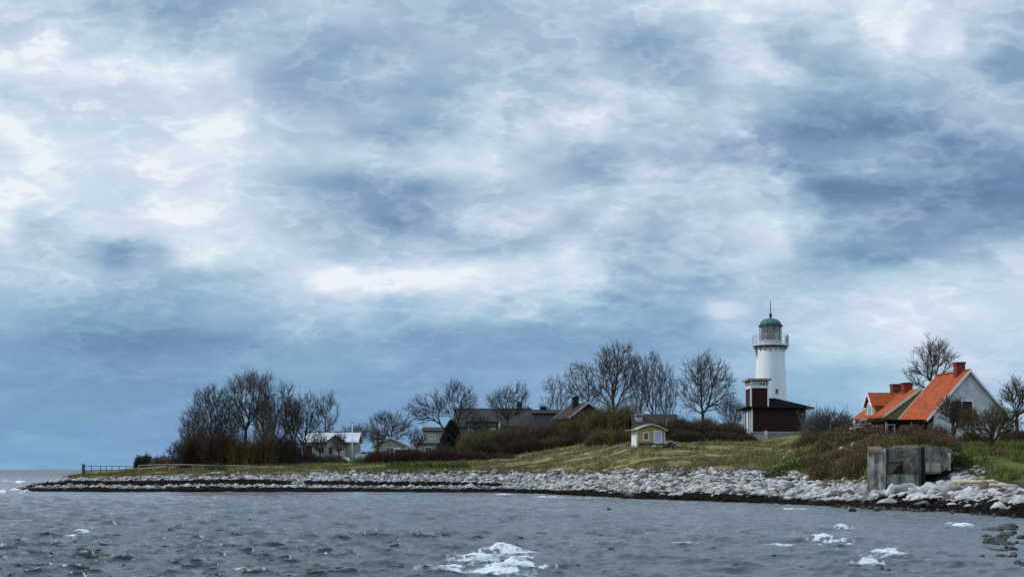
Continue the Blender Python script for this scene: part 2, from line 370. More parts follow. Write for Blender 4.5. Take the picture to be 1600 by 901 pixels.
# ---- ground sheet
def beach_top(px): return np.interp(px, TOPX, TOPS)
def build_ground():
    pxs = np.concatenate([np.linspace(-600, -40, 30), np.linspace(-30, 1640, 620), np.linspace(1650, 2600, 60)])
    ds = np.concatenate([np.linspace(40, 150, 130), np.linspace(150.8, 260, 150), np.geomspace(262, 4000, 60)])
    G, D = np.meshgrid(pxs, ds)
    z, s = ground(G, D)
    x = (G - 800) / F * D
    # the far land sinks back into the sea west of the headland
    z = np.where(D > 420, np.minimum(z, 6.0), z)
    V = np.stack([x, D, z], -1).reshape(-1, 3)
    nr, nc = G.shape
    i = np.arange(nr*nc).reshape(nr, nc)
    q = np.stack([i[:-1,:-1], i[:-1,1:], i[1:,1:], i[1:,:-1]], -1).reshape(-1, 4)
    o = np_mesh('ground', V, [q], None, None, True)
    nse = fbm(x, D, 77, 6, 4)
    grass = np.clip((s - beach_top(G) + (nse - 0.5) * 9) / 2.0, 0, 1)
    green = np.clip(np.interp(G, [0, 300, 420, 560, 620, 720, 800, 1150, 1230, 1450, 1520, 1600, 2600], [.1,.25,.3,.45,.5,.4,.1,.2,.4,.45,.85,.95,1]) + (fbm(x, D, 123, 9, 4) - 0.5) * 1.5, 0, 1)
    soil = np.exp(-((s - beach_top(G) + (nse-.5)*9 - .4)/.9)**2)*(G > 560)
    wet = np.clip(1 - (z - 0.14 - (nse - .5) * .5) / 0.22, 0, 1)
    me = o.data
    for nm, arr in (('grass', grass), ('green', green), ('wet', wet), ('soil', np.clip(soil*1.3, 0, 1))):
        at = me.attributes.new(nm, 'FLOAT', 'POINT'); at.data.foreach_set('value', arr.ravel().astype(np.float32))
    m = bpy.data.materials.new('ground_cover'); m.use_nodes = True; me.materials.append(m)
    nt = m.node_tree; N = nt.nodes; L = nt.links; b = N['Principled BSDF']; b.inputs['Roughness'].default_value = 0.95; b.inputs['Specular IOR Level'].default_value = 0.15
    tc = N.new('ShaderNodeTexCoord')
    def nz(scale, detail=6, st=(1,1,1)):
        mp = N.new('ShaderNodeMapping'); mp.inputs['Scale'].default_value = st; L.new(tc.outputs['Object'], mp.inputs[0])
        n = N.new('ShaderNodeTexNoise'); n.inputs['Scale'].default_value = scale; n.inputs['Detail'].default_value = detail; n.inputs['Roughness'].default_value = 0.68
        L.new(mp.outputs[0], n.inputs['Vector']); return n.outputs[0]
    def ramp(src, stops):
        r = N.new('ShaderNodeValToRGB'); L.new(src, r.inputs[0]); e = r.color_ramp.elements
        e[0].position, e[0].color = stops[0][0], stops[0][1] + (1,)
        e[1].position, e[1].color = stops[1][0], stops[1][1] + (1,)
        for p, c in stops[2:]:
            k = e.new(p); k.color = c + (1,)
        return r.outputs[0]
    def mix(f, a, c):
        mm = N.new('ShaderNodeMix'); mm.data_type = 'RGBA'; L.new(f, mm.inputs[0]); L.new(a, mm.inputs[6]); L.new(c, mm.inputs[7]); return mm.outputs[2]
    def attr(n):
        a = N.new('ShaderNodeAttribute'); a.attribute_name = n; return a.outputs['Fac']
    straw = ramp(nz(0.55, 10, (0.14, .75, 1)), [(0.38, (.016,.012,.005)), (0.46, (.1,.075,.026)), (0.56, (.28,.23,.1)), (0.66, (.05,.048,.014))])
    greenc = ramp(nz(0.7, 8), [(0.3, (.014,.022,.005)), (0.5, (.06,.088,.012)), (0.7, (.12,.14,.022))])
    peb = ramp(nz(5.0, 4), [(0.33, (.03,.027,.024)), (0.5, (.12,.115,.11)), (0.68, (.28,.27,.26))])
    wetc = ramp(nz(3.0, 4), [(0.3, (.008,.007,.006)), (0.7, (.035,.028,.022))])
    c = mix(attr('green'), straw, greenc)
    c = mix(attr('grass'), peb, c)
    c = mix(attr('soil'), c, ramp(nz(2.0, 4), [(0.3, (.014,.01,.006)), (0.7, (.05,.038,.02))]))
    c = mix(attr('wet'), c, wetc)
    L.new(c, b.inputs['Base Color'])
    bp = N.new('ShaderNodeBump'); bp.inputs['Distance'].default_value = 0.15; bp.inputs['Strength'].default_value = 0.8
    L.new(nz(4.0, 5), bp.inputs['Height']); L.new(bp.outputs[0], b.inputs['Normal'])
    tag(o, kind='structure')
build_ground()

# ------------------------------------------------------------------ the sea
BREAKERS = [  # bearing px, row px, half width m, half depth m, height m, foam
 (788, 867, 0.75, .6, .26, 1.4), (770, 872, .9, .5, .08, .9), (752, 874, .8, .6, .12, 1.1), (802, 890, .8, .6, .24, 1.45), (765, 884, 1.0, .6, .05, .9), (745, 895, 1.2, .7, .08, 1.1), (700, 890, 1.0, .5, .04, .9), (815, 874, .4, .4, .1, 1.3),
 (1386, 870, .6, .7, .22, 1.4), (1362, 880, .55, .5, .08, .85), (1290, 845, .7, .8, .18, 1.4), (1262, 851, 1.1, .4, .03, .62), (1325, 851, .6, .4, .04, .7), (1316, 826, .45, .5, .15, 1.0), (1335, 868, .6, .4, .02, .62),
 (1215, 853, 1.2, .4, .03, .58), (1503, 822, .6, .6, .16, 1.1), (1488, 819, .5, .5, .08, .8), (127, 836, .4, .5, .16, 1.05), (112, 838, .3, .4, .06, .8),
 (20, 741.5, 6, 14, .4, 1.2), (72, 741, 6, 14, .4, 1.1), (55, 744, 6, 8, .3, .9), (14, 752.5, 1.6, 3, .35, 1.2), (34, 754.5, 1.8, 3, .3, 1.1), (5, 771, .6, 1.3, .4, 1.2), (42, 770, .6, 1.3, .4, 1.2), (22, 766, 2, 1.2, .2, .75),
 (860, 776, 2.6, 1.2, .06, .95), (925, 777.5, 2.0, .9, .06, .95), (790, 772.5, 1.7, .9, .05, .8), (1080, 784, 1.5, .5, .04, .7), (1235, 795, 1.4, .5, .04, .65),
 (1450, 877, .4, .3, .02, .6), (360, 889, .5, .3, .03, .6), (1100, 850, 2.2, .35, .02, .5), (1010, 868, 1.2, .3, .02, .45),
]
def ocean_tile(N, Lm, seed, rms, lmin, lmax, p, th0, spread):
    rng = np.random.default_rng(seed)
    k1 = 2*np.pi*np.fft.fftfreq(N, Lm/N); kx, ky = np.meshgrid(k1, k1, indexing='ij')
    k = np.hypot(kx, ky); k[0,0] = 1e9
    A = k**(-p) * np.exp(-(2*np.pi/lmax/k)**2*1.2) * np.exp(-(k*lmin/2/np.pi)**2)
    cs = (kx*np.cos(th0)+ky*np.sin(th0))/k
    A = A * (np.abs(cs)**spread + 0.06)
    H = A * (rng.normal(size=(N,N)) + 1j*rng.normal(size=(N,N)))
    h = np.real(np.fft.ifft2(H)); f = rms/h.std()
    dx = np.real(np.fft.ifft2(-1j*kx/k*H))*f; dy = np.real(np.fft.ifft2(-1j*ky/k*H))*f
    jx = np.real(np.fft.ifft2(kx*kx/k*H))*f + np.real(np.fft.ifft2(ky*ky/k*H))*f
    return h*f, dx, dy, jx, Lm
def samp(a, Lm, x, y):
    N = a.shape[0]; fx = x/Lm*N; fy = y/Lm*N
    x0 = np.floor(fx).astype(int); y0 = np.floor(fy).astype(int); fx = fx-x0; fy = fy-y0
    x1 = (x0+1)%N; y1 = (y0+1)%N; x0 %= N; y0 %= N
    return (a[x0,y0]*(1-fx)+a[x1,y0]*fx)*(1-fy)+(a[x0,y1]*(1-fx)+a[x1,y1]*fx)*fy
def build_sea():
    pxs = np.concatenate([np.geomspace(-4200, -120, 50) if False else -np.geomspace(4200, 60, 50), np.linspace(-50, 1650, 1000), 1600 + np.geomspace(60, 4200, 50)])
    k = np.linspace(26**-0.55, 420**-0.55, 760)
    ds = np.concatenate([np.linspace(4, 25.5, 40), k**(-1/0.55), np.geomspace(424, 40000, 90)])
    G, D = np.meshgrid(pxs, ds)
    x = (G-800)/F*D; y = D.copy()
    big = ocean_tile(512, 97.0, 3, .045, .9, 5.0, 1.8, math.radians(78), 6)
    mid = ocean_tile(512, 37.0, 8, .05, .28, 1.8, 1.35, math.radians(74), 8)
    sml = ocean_tile(512, 11.0, 5, .021, .08, .9, 1.6, math.radians(76), 4)
    calm = np.interp(G, [0, 500, 900, 1200, 1600], [1.15, 1.1, .92, .8, .75])          # the bay is sheltered towards the shore
    dw = waterline(G); near = np.clip((dw - D) / 45, 0.3, 1)
    near = np.where((G < 60) & (D > 150), 1, near)
    z = np.zeros_like(x); dx = np.zeros_like(x); dy = np.zeros_like(x); j = np.zeros_like(x)
    for (T, f0, f1) in ((big, 500, 6000), (mid, 150, 600), (sml, 45, 110)):
        fade = np.clip((f1 - D)/(f1-f0), 0, 1) * calm * near
        if T is big: fade = fade * np.clip(1.0 + np.where(G < 130, (D-150)/200, 0), 1, 3)
        xr = x*0.97 + y*0.24; yr = y*0.97 - x*0.24
        z += samp(T[0], T[4], xr, yr)*fade; dx += samp(T[1], T[4], xr, yr)*fade
        dy += samp(T[2], T[4], xr, yr)*fade; j += samp(T[3], T[4], xr, yr)*fade
    foam = np.clip((j - 1.35) / 1.6, 0, .5) * (D < 500)
    nz = fbm(x*1.0, y*1.0, 55, .5, 4); n2 = fbm(x, y, 91, .16, 2); n3 = fbm(x*.45, y*1.7, 63, .42, 3); lace = 1-np.abs(2*fbm(x*.8, y*1.2, 71, .55, 3)-1); lace = np.maximum(lace, 1-np.abs(2*fbm(x*.8, y*1.2, 83, .23, 2)-1)*1.15)
    for (px, py, rx, ry, h, a) in BREAKERS:
        d0 = CZ*F/(py-HZ); x0 = PX(px, d0)
        R = ((x-x0)/rx)**2 + ((y-d0)/ry)**2
        g = np.exp(-np.minimum(R*.8, 40))
        sc_ = .05 if d0 < 120 else .06
        crest = np.exp(-np.minimum(((x-x0 + (n3-.5)*rx)/(rx*.8))**2 + ((y-d0 - (nz-.5)*ry*.9 + .25*((x-x0)/rx)**2*ry)/(ry*.42))**2, 40))
        z += (.55*g + .6*crest)*h*(.65+.7*nz) + crest * (n2 - .5) * sc_ * 1.6
        wake = np.exp(-np.minimum(((x-x0)/(rx*1.25))**2 + ((y-d0+ry*.5)/(ry*1.25))**2, 40))
        foam = np.maximum(foam, np.clip(a*(crest*2.0 - .15 - 1.5*(1-.5*n2-.5*nz)*(1.25-crest)), 0, 1))
        foam = np.maximum(foam, np.clip(a*.85*wake*np.clip((lace-.68)/.3, 0, 1)*(.3+1.2*nz), 0, .75))
    sw = dw - D; foam = np.maximum(foam, np.exp(-((sw-.5)/.5)**2)*np.clip((fbm(x, y, 12, 6, 3)-.5)/.15, 0, 1)*.75*(G > 60)*(nz > .4))
    # thin streaks of old foam
    st = fbm(x*0.6, y*1.4, 40, 3.5, 4); foam = np.maximum(foam, np.clip((st-.5)/.25, 0, 1) * np.clip((lace-.8)/.2, 0, 1) * .34 * (D < 150))
    V = np.stack([x - .9*dx*(D < 500), y - .9*dy*(D < 500), z], -1).reshape(-1, 3)
    nr, nc = G.shape; i = np.arange(nr*nc).reshape(nr, nc)
    q = np.stack([i[:-1,:-1], i[:-1,1:], i[1:,1:], i[1:,:-1]], -1).reshape(-1, 4)
    o = np_mesh('sea', V, [q], None, None, True)
    at = o.data.attributes.new('foam', 'FLOAT', 'POINT'); at.data.foreach_set('value', foam.ravel().astype(np.float32))
    at = o.data.attributes.new('chop', 'FLOAT', 'POINT'); at.data.foreach_set('value', np.clip((D-140)/500, 0, 1).ravel().astype(np.float32))
    m = bpy.data.materials.new('sea_water'); m.use_nodes = True; o.data.materials.append(m)
    nt = m.node_tree; N = nt.nodes; L = nt.links; b = N['Principled BSDF']
    b.inputs['Roughness'].default_value = 0.14; b.inputs['IOR'].default_value = 1.333
    tc = N.new('ShaderNodeTexCoord')
    n = N.new('ShaderNodeTexNoise'); n.inputs['Scale'].default_value = 2.6; n.inputs['Detail'].default_value = 6; n.inputs['Roughness'].default_value = .62
    mp = N.new('ShaderNodeMapping'); mp.inputs['Scale'].default_value = (.5, 1.2, 1); mp.inputs['Rotation'].default_value = (0, 0, .15)
    L.new(tc.outputs['Object'], mp.inputs[0]); L.new(mp.outputs[0], n.inputs['Vector'])
    bp = N.new('ShaderNodeBump'); bp.inputs['Strength'].default_value = .55; bp.inputs['Distance'].default_value = .16
    L.new(n.outputs[0], bp.inputs['Height']); L.new(bp.outputs[0], b.inputs['Normal'])
    a = N.new('ShaderNodeAttribute'); a.attribute_name = 'foam'
    n2_ = N.new('ShaderNodeTexNoise'); n2_.inputs['Scale'].default_value = 7; n2_.inputs['Detail'].default_value = 5; L.new(tc.outputs['Object'], n2_.inputs['Vector'])
    ad = N.new('ShaderNodeMath'); ad.operation = 'MULTIPLY_ADD'; L.new(n2_.outputs[0], ad.inputs[0]); ad.inputs[1].default_value = .9; ad.inputs[2].default_value = -.45
    su = N.new('ShaderNodeMath'); su.operation = 'ADD'; L.new(a.outputs['Fac'], su.inputs[0]); L.new(ad.outputs[0], su.inputs[1])
    mr = N.new('ShaderNodeMapRange'); L.new(su.outputs[0], mr.inputs[0]); mr.inputs[1].default_value = .25; mr.inputs[2].default_value = .75
    r = N.new('ShaderNodeMix'); r.data_type = 'RGBA'; L.new(mr.outputs[0], r.inputs[0]); wn = N.new('ShaderNodeTexNoise'); wn.inputs['Scale'].default_value = .16; wn.inputs['Detail'].default_value = 6; wn.inputs['Roughness'].default_value = .7; L.new(tc.outputs['Object'], wn.inputs['Vector']); wr = N.new('ShaderNodeValToRGB'); L.new(wn.outputs[0], wr.inputs[0]); wr.color_ramp.elements[0].position = .38; wr.color_ramp.elements[0].color = (.085, .106, .112, 1); wr.color_ramp.elements[1].position = .62; wr.color_ramp.elements[1].color = (.125, .135, .146, 1); L.new(wr.outputs[0], r.inputs[6]); r.inputs[7].default_value = (.62, .65, .67, 1)
    L.new(r.outputs[2], b.inputs['Base Color'])
    rr = N.new('ShaderNodeMix'); rr.data_type = 'FLOAT'; L.new(mr.outputs[0], rr.inputs[0]); ca = N.new('ShaderNodeAttribute'); ca.attribute_name = 'chop'; cm = N.new('ShaderNodeMath'); cm.operation = 'MULTIPLY_ADD'; L.new(ca.outputs['Fac'], cm.inputs[0]); cm.inputs[1].default_value = .36; cm.inputs[2].default_value = .12; L.new(cm.outputs[0], rr.inputs[2]); rr.inputs[3].default_value = .9
    L.new(rr.outputs[0], b.inputs['Roughness'])
    tag(o, kind='structure')
build_sea()

# ------------------------------------------------------------------ vegetation makers
def frusta(P0, P1, r0, r1, n):
    """tapered n-sided tubes for m segments at once"""
    P0 = np.asarray(P0, float); P1 = np.asarray(P1, float); m = len(P0)
    d = P1-P0; d /= np.maximum(np.linalg.norm(d, axis=1, keepdims=True), 1e-6)
    a = np.where(np.abs(d[:, 2:3]) < .9, np.array([[0,0,1.]]), np.array([[1.,0,0]]))
    u = np.cross(d, a); u /= np.maximum(np.linalg.norm(u, axis=1, keepdims=True), 1e-6); w = np.cross(d, u)
    th = 2*np.pi*np.arange(n)/n
    ring = u[:,None,:]*np.cos(th)[None,:,None] + w[:,None,:]*np.sin(th)[None,:,None]
    V = np.concatenate([P0[:,None]+ring*np.asarray(r0)[:,None,None], P1[:,None]+ring*np.asarray(r1)[:,None,None]], 1).reshape(-1,3)
    b = (np.arange(m)*2*n)[:,None]; k = np.arange(n)[None]; k1 = (np.arange(n)+1)%n
    q = np.stack([b+k, b+k1[None], b+n+k1[None], b+n+k], -1).reshape(-1,4)
    return V, q
def merge(parts):
    Vs, Qs, o = [], [], 0
    for V, q in parts:
        Vs.append(V); Qs.append(q+o); o += len(V)
    return np.concatenate(Vs), np.concatenate(Qs)
def rot_dirs(d, ang, rng):
    """directions turned away from d by about ang"""
    r = rng.normal(size=d.shape); r -= (r*d).sum(1, keepdims=True)*d
    r /= np.maximum(np.linalg.norm(r, axis=1, keepdims=True), 1e-6)
    return d*np.cos(ang)[:,None] + r*np.sin(ang)[:,None]

def grow(lobes, base, fork_z, seed, n_attr, step, kill, stems=1, lean=(0,0), bf=.42):
    """points fill the crown; each joins the limb that keeps both its own reach and its way back to the root short"""
    rng = np.random.default_rng(seed)
    vol = np.array([l[3]*l[4]*l[5] for l in lobes]); cnt = np.maximum((n_attr*2.1*vol/vol.sum()).astype(int), 30)
    A = []
    for l, c in zip(lobes, cnt):
        v = rng.normal(size=(c,3)); v /= np.linalg.norm(v, axis=1, keepdims=True)
        rr = rng.random(c)**(1/3.0)
        A.append(np.array(l[:3]) + v*rr[:,None]*np.array(l[3:6])*(1+.1*rng.normal(size=(c,1))*(rr[:,None]>.8)))
    A = np.concatenate(A)
    nodes = []; par = []; plen = []
    for s in range(stems):
        off = np.array([0,0,0.]) if stems == 1 else np.array([rng.uniform(-.6,.6), rng.uniform(-.5,.5), 0])
        p = np.array(base, float)+off; last = -1; k = max(2, int(fork_z/step))
        tilt = np.array([lean[0], lean[1], 1.0]) + (rng.normal(size=3)*[.2,.2,0] if stems > 1 else rng.normal(size=3)*[.03,.03,0])
        for i in range(k+1):
            nodes.append(p.copy()); par.append(last); plen.append(0.0 if i < k else 0.0); last = len(nodes)-1
            p = p + tilt/np.linalg.norm(tilt)*fork_z/k + rng.normal(size=3)*[.03,.03,0]
    nt = len(nodes); fork = np.array(nodes[nt-1])
    A = A[A[:,2] > fork[2]-.25*abs(fork[2])]
    if stems == 1 and len(lobes) > 6: A = A[np.array([mnoise.noise(Vector(q)*.55+Vector((seed*7.3,0,0))) for q in A]) > -.16]
    # thin the cloud to an even spacing
    A = A[rng.permutation(len(A))]; keep = []
    for q in A:
        if not keep or np.min(np.linalg.norm(np.array(keep[-900:])-q, axis=1)) > kill*.66: keep.append(q)
    A = np.array(keep); A = A[np.argsort(np.linalg.norm((A-fork)*[1,1,.8], axis=1))]
    N = np.zeros((nt+len(A), 3)); N[:nt] = nodes; PL = np.zeros(nt+len(A)); pr = list(par); n = nt
    blocked = np.zeros(nt+len(A)); 
    for i in range(nt): blocked[i] = 3.0*max(0, (fork[2]-N[i,2])/max(fork[2],.1)-.45)*fork[2]*.35 if stems == 1 else (0 if N[i,2] > .8*fork[2] else 2.0)
    for q in A:
        v = q-N[:n]; dist = np.linalg.norm(v, axis=1)
        pv = np.zeros((n,3)); idx = np.array(pr[:n]); ok = idx >= 0; pv[ok] = N[:n][ok]-N[idx[ok]]
        cosa = (v*pv).sum(1)/np.maximum(dist*np.linalg.norm(pv, axis=1), 1e-6)
        cost = dist*(1+.55*np.maximum(0, .55-cosa)) + bf*PL[:n] + blocked[:n]
        j = int(cost.argmin()); N[n] = q; pr.append(j); PL[n] = PL[j]+dist[j]; n += 1
    pr = np.array(pr)
    for it in range(3):                                     # ease the kinks out of the limbs
        cs = np.zeros_like(N); cc = np.zeros(n); ok = pr >= 0
        np.add.at(cs, pr[ok], N[ok]); np.add.at(cc, pr[ok], 1)
        m = (cc > 0) & ok & (np.arange(n) >= nt)
        N2 = N.copy(); N2[m] = .5*N[m]+.25*N[pr[m]]+.25*cs[m]/cc[m][:,None]; N = N2
    return N, pr

def tree_meshes(lobes, fork_z, seed, n_attr=700, step=.4, kill=.62, r_tip=.02, expo=2.3, twigs=4, twig_len=1.1, stems=1, lean=(0,0), rmax=None, up=.22, twig_r=.016):
    rng = np.random.default_rng(seed+1000)
    nodes, par = grow(lobes, (0,0,0), fork_z, seed, n_attr, step, kill, stems, lean)
    n = len(nodes); acc = np.zeros(n); kids = np.zeros(n, int)
    for i in range(n-1, -1, -1):
        if acc[i] == 0: acc[i] = r_tip**expo
        if par[i] >= 0: acc[par[i]] += acc[i]; kids[par[i]] += 1
    rad = acc**(1/expo)
    if rmax: rad = np.minimum(rad, rmax)
    z = nodes[:,2]; flare = np.where((z < .8) & (rad > .08), 1+.5*(.8-z)/.8, 1)
    rad = rad*flare
    c = np.arange(n)[par >= 0]; p = par[c]
    thick = rad[c] > .07
    r1 = rad[c]; r0 = np.minimum(rad[p], r1*1.35)
    parts_t = []; parts_c = []
    for sel, n_s, dest in ((thick, 7, parts_t), (~thick, 3, parts_c)):
        if sel.any(): dest.append(frusta(nodes[p[sel]], nodes[c[sel]]+ (nodes[c[sel]]-nodes[p[sel]])*.06, r0[sel], r1[sel], n_s))
    # twigs on the thin wood
    thin = c[(rad[c] < .05)]
    src = np.repeat(thin, twigs); d = nodes[src]-nodes[par[src]]; d /= np.maximum(np.linalg.norm(d, axis=1, keepdims=True), 1e-6)
    t = rng.random(len(src))[:,None]; s0 = nodes[par[src]]*(1-t)+nodes[src]*t
    dd = rot_dirs(d, rng.uniform(.25,.85,len(src)), rng) + np.array([0,0,up]); dd /= np.linalg.norm(dd, axis=1, keepdims=True)
    ln = twig_len*rng.uniform(.4,1.1,len(src)); m1 = s0+dd*(ln*.55)[:,None]
    d2 = dd+rng.normal(size=dd.shape)*.22+np.array([0,0,up*.5]); d2 /= np.linalg.norm(d2, axis=1, keepdims=True); e1 = m1+d2*(ln*.45)[:,None]
    q = twig_r
    parts_c.append(frusta(s0, m1, np.full(len(s0), q), np.full(len(s0), q*.8), 3)); parts_c.append(frusta(m1, e1, np.full(len(s0), q*.8), np.full(len(s0), q*.4), 3))
    for rep in range(1):
     d3 = rot_dirs(dd, rng.uniform(.35,.8,len(dd)), rng) + np.array([0,0,up*.5]); e2 = m1+d3*(ln*.45)[:,None]
     parts_c.append(frusta(m1, e2, np.full(len(s0), q*.7), np.full(len(s0), q*.35), 3))
    return merge(parts_t) if parts_t else None, merge(parts_c)

BARK = mat('bark_dark', (.05,.042,.038), .95, .35, 6, .3)
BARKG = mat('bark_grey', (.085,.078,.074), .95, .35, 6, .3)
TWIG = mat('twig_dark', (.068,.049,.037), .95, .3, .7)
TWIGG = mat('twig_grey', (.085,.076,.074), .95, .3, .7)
TWIGO = mat('twig_olive', (.085,.062,.022), .95, .35, .7)
def bare_tree(px, base_d, lobes_px, fork_py, seed, label, group, name='bare_tree', grey=False, tw=None, cat='tree', base_py=None, **kw):
    """lobes_px: (px, py, rx px, ry px) crown masses as read off the photo, at the tree's own distance"""
    d = base_d; k = d/F; bz = gz(px, d) - .08 if base_py is None else PZ(base_py, d)
    x0 = PX(px, d)
    L_ = [(PX(a,d)-x0, ((i*37)%3-1)*.15*c*k, PZ(b,d)-bz, c*k, c*k*.85, e*k) for i, (a,b,c,e) in enumerate(lobes_px)]
    fz = max(PZ(fork_py, d)-bz, .5)
    rr_ = random.Random(seed); x_ = list(L_)
    for l in x_[:2]:                                        # ragged side lobes
        for q in range(3):
            a_ = rr_.uniform(-.3, math.pi+.3); f_ = rr_.uniform(.75, 1.05); s_ = rr_.uniform(.22, .38)
            L_.append((l[0]+l[3]*f_*math.cos(a_), l[1]+l[4]*rr_.uniform(-.4,.4), max(l[2]+l[5]*f_*math.sin(a_), l[2]-l[5]*.3), l[3]*s_, l[4]*s_, l[5]*s_))
    trunk, crown = tree_meshes(L_, fz, seed, **kw)
    r = empty(name, (x0, d, bz), 0, label, cat, group)
    if trunk: np_mesh('trunk', trunk[0], [trunk[1]], BARKG if grey else BARK, r, True)
    np_mesh('crown', crown[0], [crown[1]], tw or (TWIGG if grey else TWIG), r, False)
    return r

def bush_mesh(w, h, dep, seed, dens=1.0, spread=.5, r=.02, ragged=.3):
    rng = np.random.default_rng(seed)
    n = int(max(60, 20*w*dep*dens)); n = min(n, 520)
    bx = rng.uniform(-1,1,n); by = rng.uniform(-1,1,n)
    b = np.stack([bx*w*.47, by*dep*.47, np.full(n, -.15)], 1)
    prof = np.sqrt(np.clip(1-(np.abs(bx)**2.4), .05, 1)) * (1 - ragged*.9 + ragged*1.8*fbm(bx*w+seed, by*dep, seed, 2.2, 3))
    top = h*prof*rng.uniform(.62,1.04,n)*np.where(rng.random(n) < .12, rng.uniform(1.05,1.4,n), 1)
    lean = np.stack([bx*spread*.5+rng.normal(size=n)*.25, by*spread*.5+rng.normal(size=n)*.25, np.zeros(n)], 1)
    parts = []; p = b; seg = 4; P_ = [b]
    for i in range(1, seg+1):
        f = i/seg
        q = b + lean*(f**1.3)[..., None]*top[:,None]*.5 if False else b + lean*(f**1.3)*top[:,None]*.55 + np.stack([np.zeros(n), np.zeros(n), top*f], 1) + rng.normal(size=(n,3))*.06*h*.25
        parts.append(frusta(p, q, np.full(n, r*(1.5-1.0*(i-1)/seg)), np.full(n, r*(1.5-1.0*i/seg)), 3)); p = q; P_.append(q)
    T = 9
    for i in range(1, seg):
        a = np.repeat(P_[i], T-4 if i == 1 else T-3, 0); c = np.repeat(P_[i+1], T-4 if i == 1 else T-3, 0)
        t = rng.random(len(a))[:,None]; s = a*(1-t)+c*t; d = c-a; d /= np.maximum(np.linalg.norm(d, axis=1, keepdims=True), 1e-6)
        dd = rot_dirs(d, rng.uniform(.3,1.0,len(a)), rng); ln = rng.uniform(.12,.34,len(a))*min(h, 3.2)*.6
        m = s+dd*ln[:,None]*.6; e = m+(dd+rng.normal(size=dd.shape)*.3+[0,0,.25])*ln[:,None]*.45
        parts.append(frusta(s, m, np.full(len(a), r*.62), np.full(len(a), r*.5), 3)); parts.append(frusta(m, e, np.full(len(a), r*.5), np.full(len(a), r*.22), 3))
    tips = np.concatenate(P_[2:])
    return merge(parts), tips
def leaf_mesh(tips, n, size, seed, spread=.35):
    rng = np.random.default_rng(seed)
    c = tips[rng.integers(0, len(tips), n)] + rng.normal(size=(n,3))*spread
    c[:,2] = np.maximum(c[:,2], .05)
    u = rng.normal(size=(n,3)); u /= np.linalg.norm(u, axis=1, keepdims=True); w = np.cross(u, rng.normal(size=(n,3))); w /= np.linalg.norm(w, axis=1, keepdims=True)
    s = size*rng.uniform(.5,1.3,n)[:,None]
    V = np.stack([c-u*s, c+w*s*.5, c+u*s, c-w*s*.5], 1).reshape(-1,3)
    return V, np.arange(4*n).reshape(-1,4)
def stem_mat(name, col, spread=.55):
    m = mat(name, col, .95, .35, .5); nt = m.node_tree; N = nt.nodes; L = nt.links; b = N['Principled BSDF']
    src = b.inputs['Base Color'].links[0].from_socket; g = N.new('ShaderNodeNewGeometry'); mr = N.new('ShaderNodeMapRange'); L.new(g.outputs['Random Per Island'], mr.inputs[0])
    mr.inputs[3].default_value = 1-spread; mr.inputs[4].default_value = 1+spread*1.6
    mx = N.new('ShaderNodeMix'); mx.data_type = 'RGBA'; mx.blend_type = 'MULTIPLY'; mx.inputs[0].default_value = 1; L.new(src, mx.inputs[6]); L.new(mr.outputs[0], mx.inputs[7]); L.new(mx.outputs[2], b.inputs['Base Color'])
    return m
BUSHM = {
 'maroon': stem_mat('stems_maroon', (.056,.03,.022)),
 'brown': stem_mat('stems_brown', (.085,.056,.03)),
 'dark': stem_mat('stems_dark', (.04,.031,.022)),
 'olive': stem_mat('stems_olive', (.1,.078,.026)),
 'straw': stem_mat('stems_straw', (.14,.11,.055)),
 'grey': stem_mat('stems_grey', (.12,.112,.105)),
}
LEAFM = {
 'olive': stem_mat('buds_olive', (.1,.08,.026)),
 'brown': stem_mat('buds_brown', (.11,.068,.026)),
 'green': stem_mat('leaves_green', (.035,.06,.012)),
 'maroon': stem_mat('buds_maroon', (.06,.024,.018)),
 'pale': stem_mat('buds_pale', (.3,.29,.25)),
}
def bush(px0, px1, top_py, d, kind, seed, label, leaf=None, nleaf=0, dens=1.0, depth=None, ragged=.45, leaf_size=.09, group='leafless shrubs between the houses and the beach', r=.024, name='bush'):
    pc = (px0+px1)/2; z = gz(pc, d); w = (px1-px0)/F*d; h = max(PZ(top_py, d)-z, .5)
    dep = depth or min(w*.6, 4.0)
    (V, q), tips = bush_mesh(w, h, dep, seed, dens, r=r, ragged=ragged)
    o = empty(name, (PX(pc, d), d, z), 0, label, 'bush', group)
    # follow the slope of the ground under the shrub
    def drop(A):
        gx = A[:,0]+o.location.x; gy = A[:,1]+d; zz, _ = ground(800+gx/gy*F, gy); A = A.copy(); A[:,2] += (zz - z)*.9; return A
    np_mesh('stems', drop(V), [q], BUSHM[kind], o)
    if nleaf:
        LV, lq = leaf_mesh(tips, nleaf, leaf_size, seed+5, .3); np_mesh('foliage', drop(LV), [lq], LEAFM[leaf], o)
    return o

# ------------------------------------------------------------------ building materials
WHITE = mat('white_paint', (.74,.75,.76), .6, .1, 2)
CREAMW = mat('cream_paint', (.62,.56,.44), .65, .12, 2)
ORANGE = striped('orange_roof_tiles', (.33,.06,.013), 'Z', 1.6, .9, .85, .42, 1.6)
BRICK = mat('red_brick', (.16,.035,.022), .9, .35, 5, .3)
DARKRED = striped('dark_red_boards', (.03,.007,.008), 'X', 2.4, .6, .85, .3)
REDBROWN = mat('red_brown_paint', (.085,.02,.015), .8, .3, 3)
YELLOWB = striped('ochre_boards', (.37,.305,.125), 'X', 2.2, .5, .8, .2)
OLIVEB = mat('olive_yellow_render', (.21,.17,.065), .85, .2, 1.5)
GREYB = striped('grey_boards', (.53,.53,.54), 'X', 1.4, .7, .85, .25)
BLACKG = mat('black_green_roofing', (.006,.01,.01), .95, .3, 2, spec=.04)
DARKROOF = striped('dark_grey_roofing', (.036,.035,.036), 'Z', 1.5, .5, .9, .35)
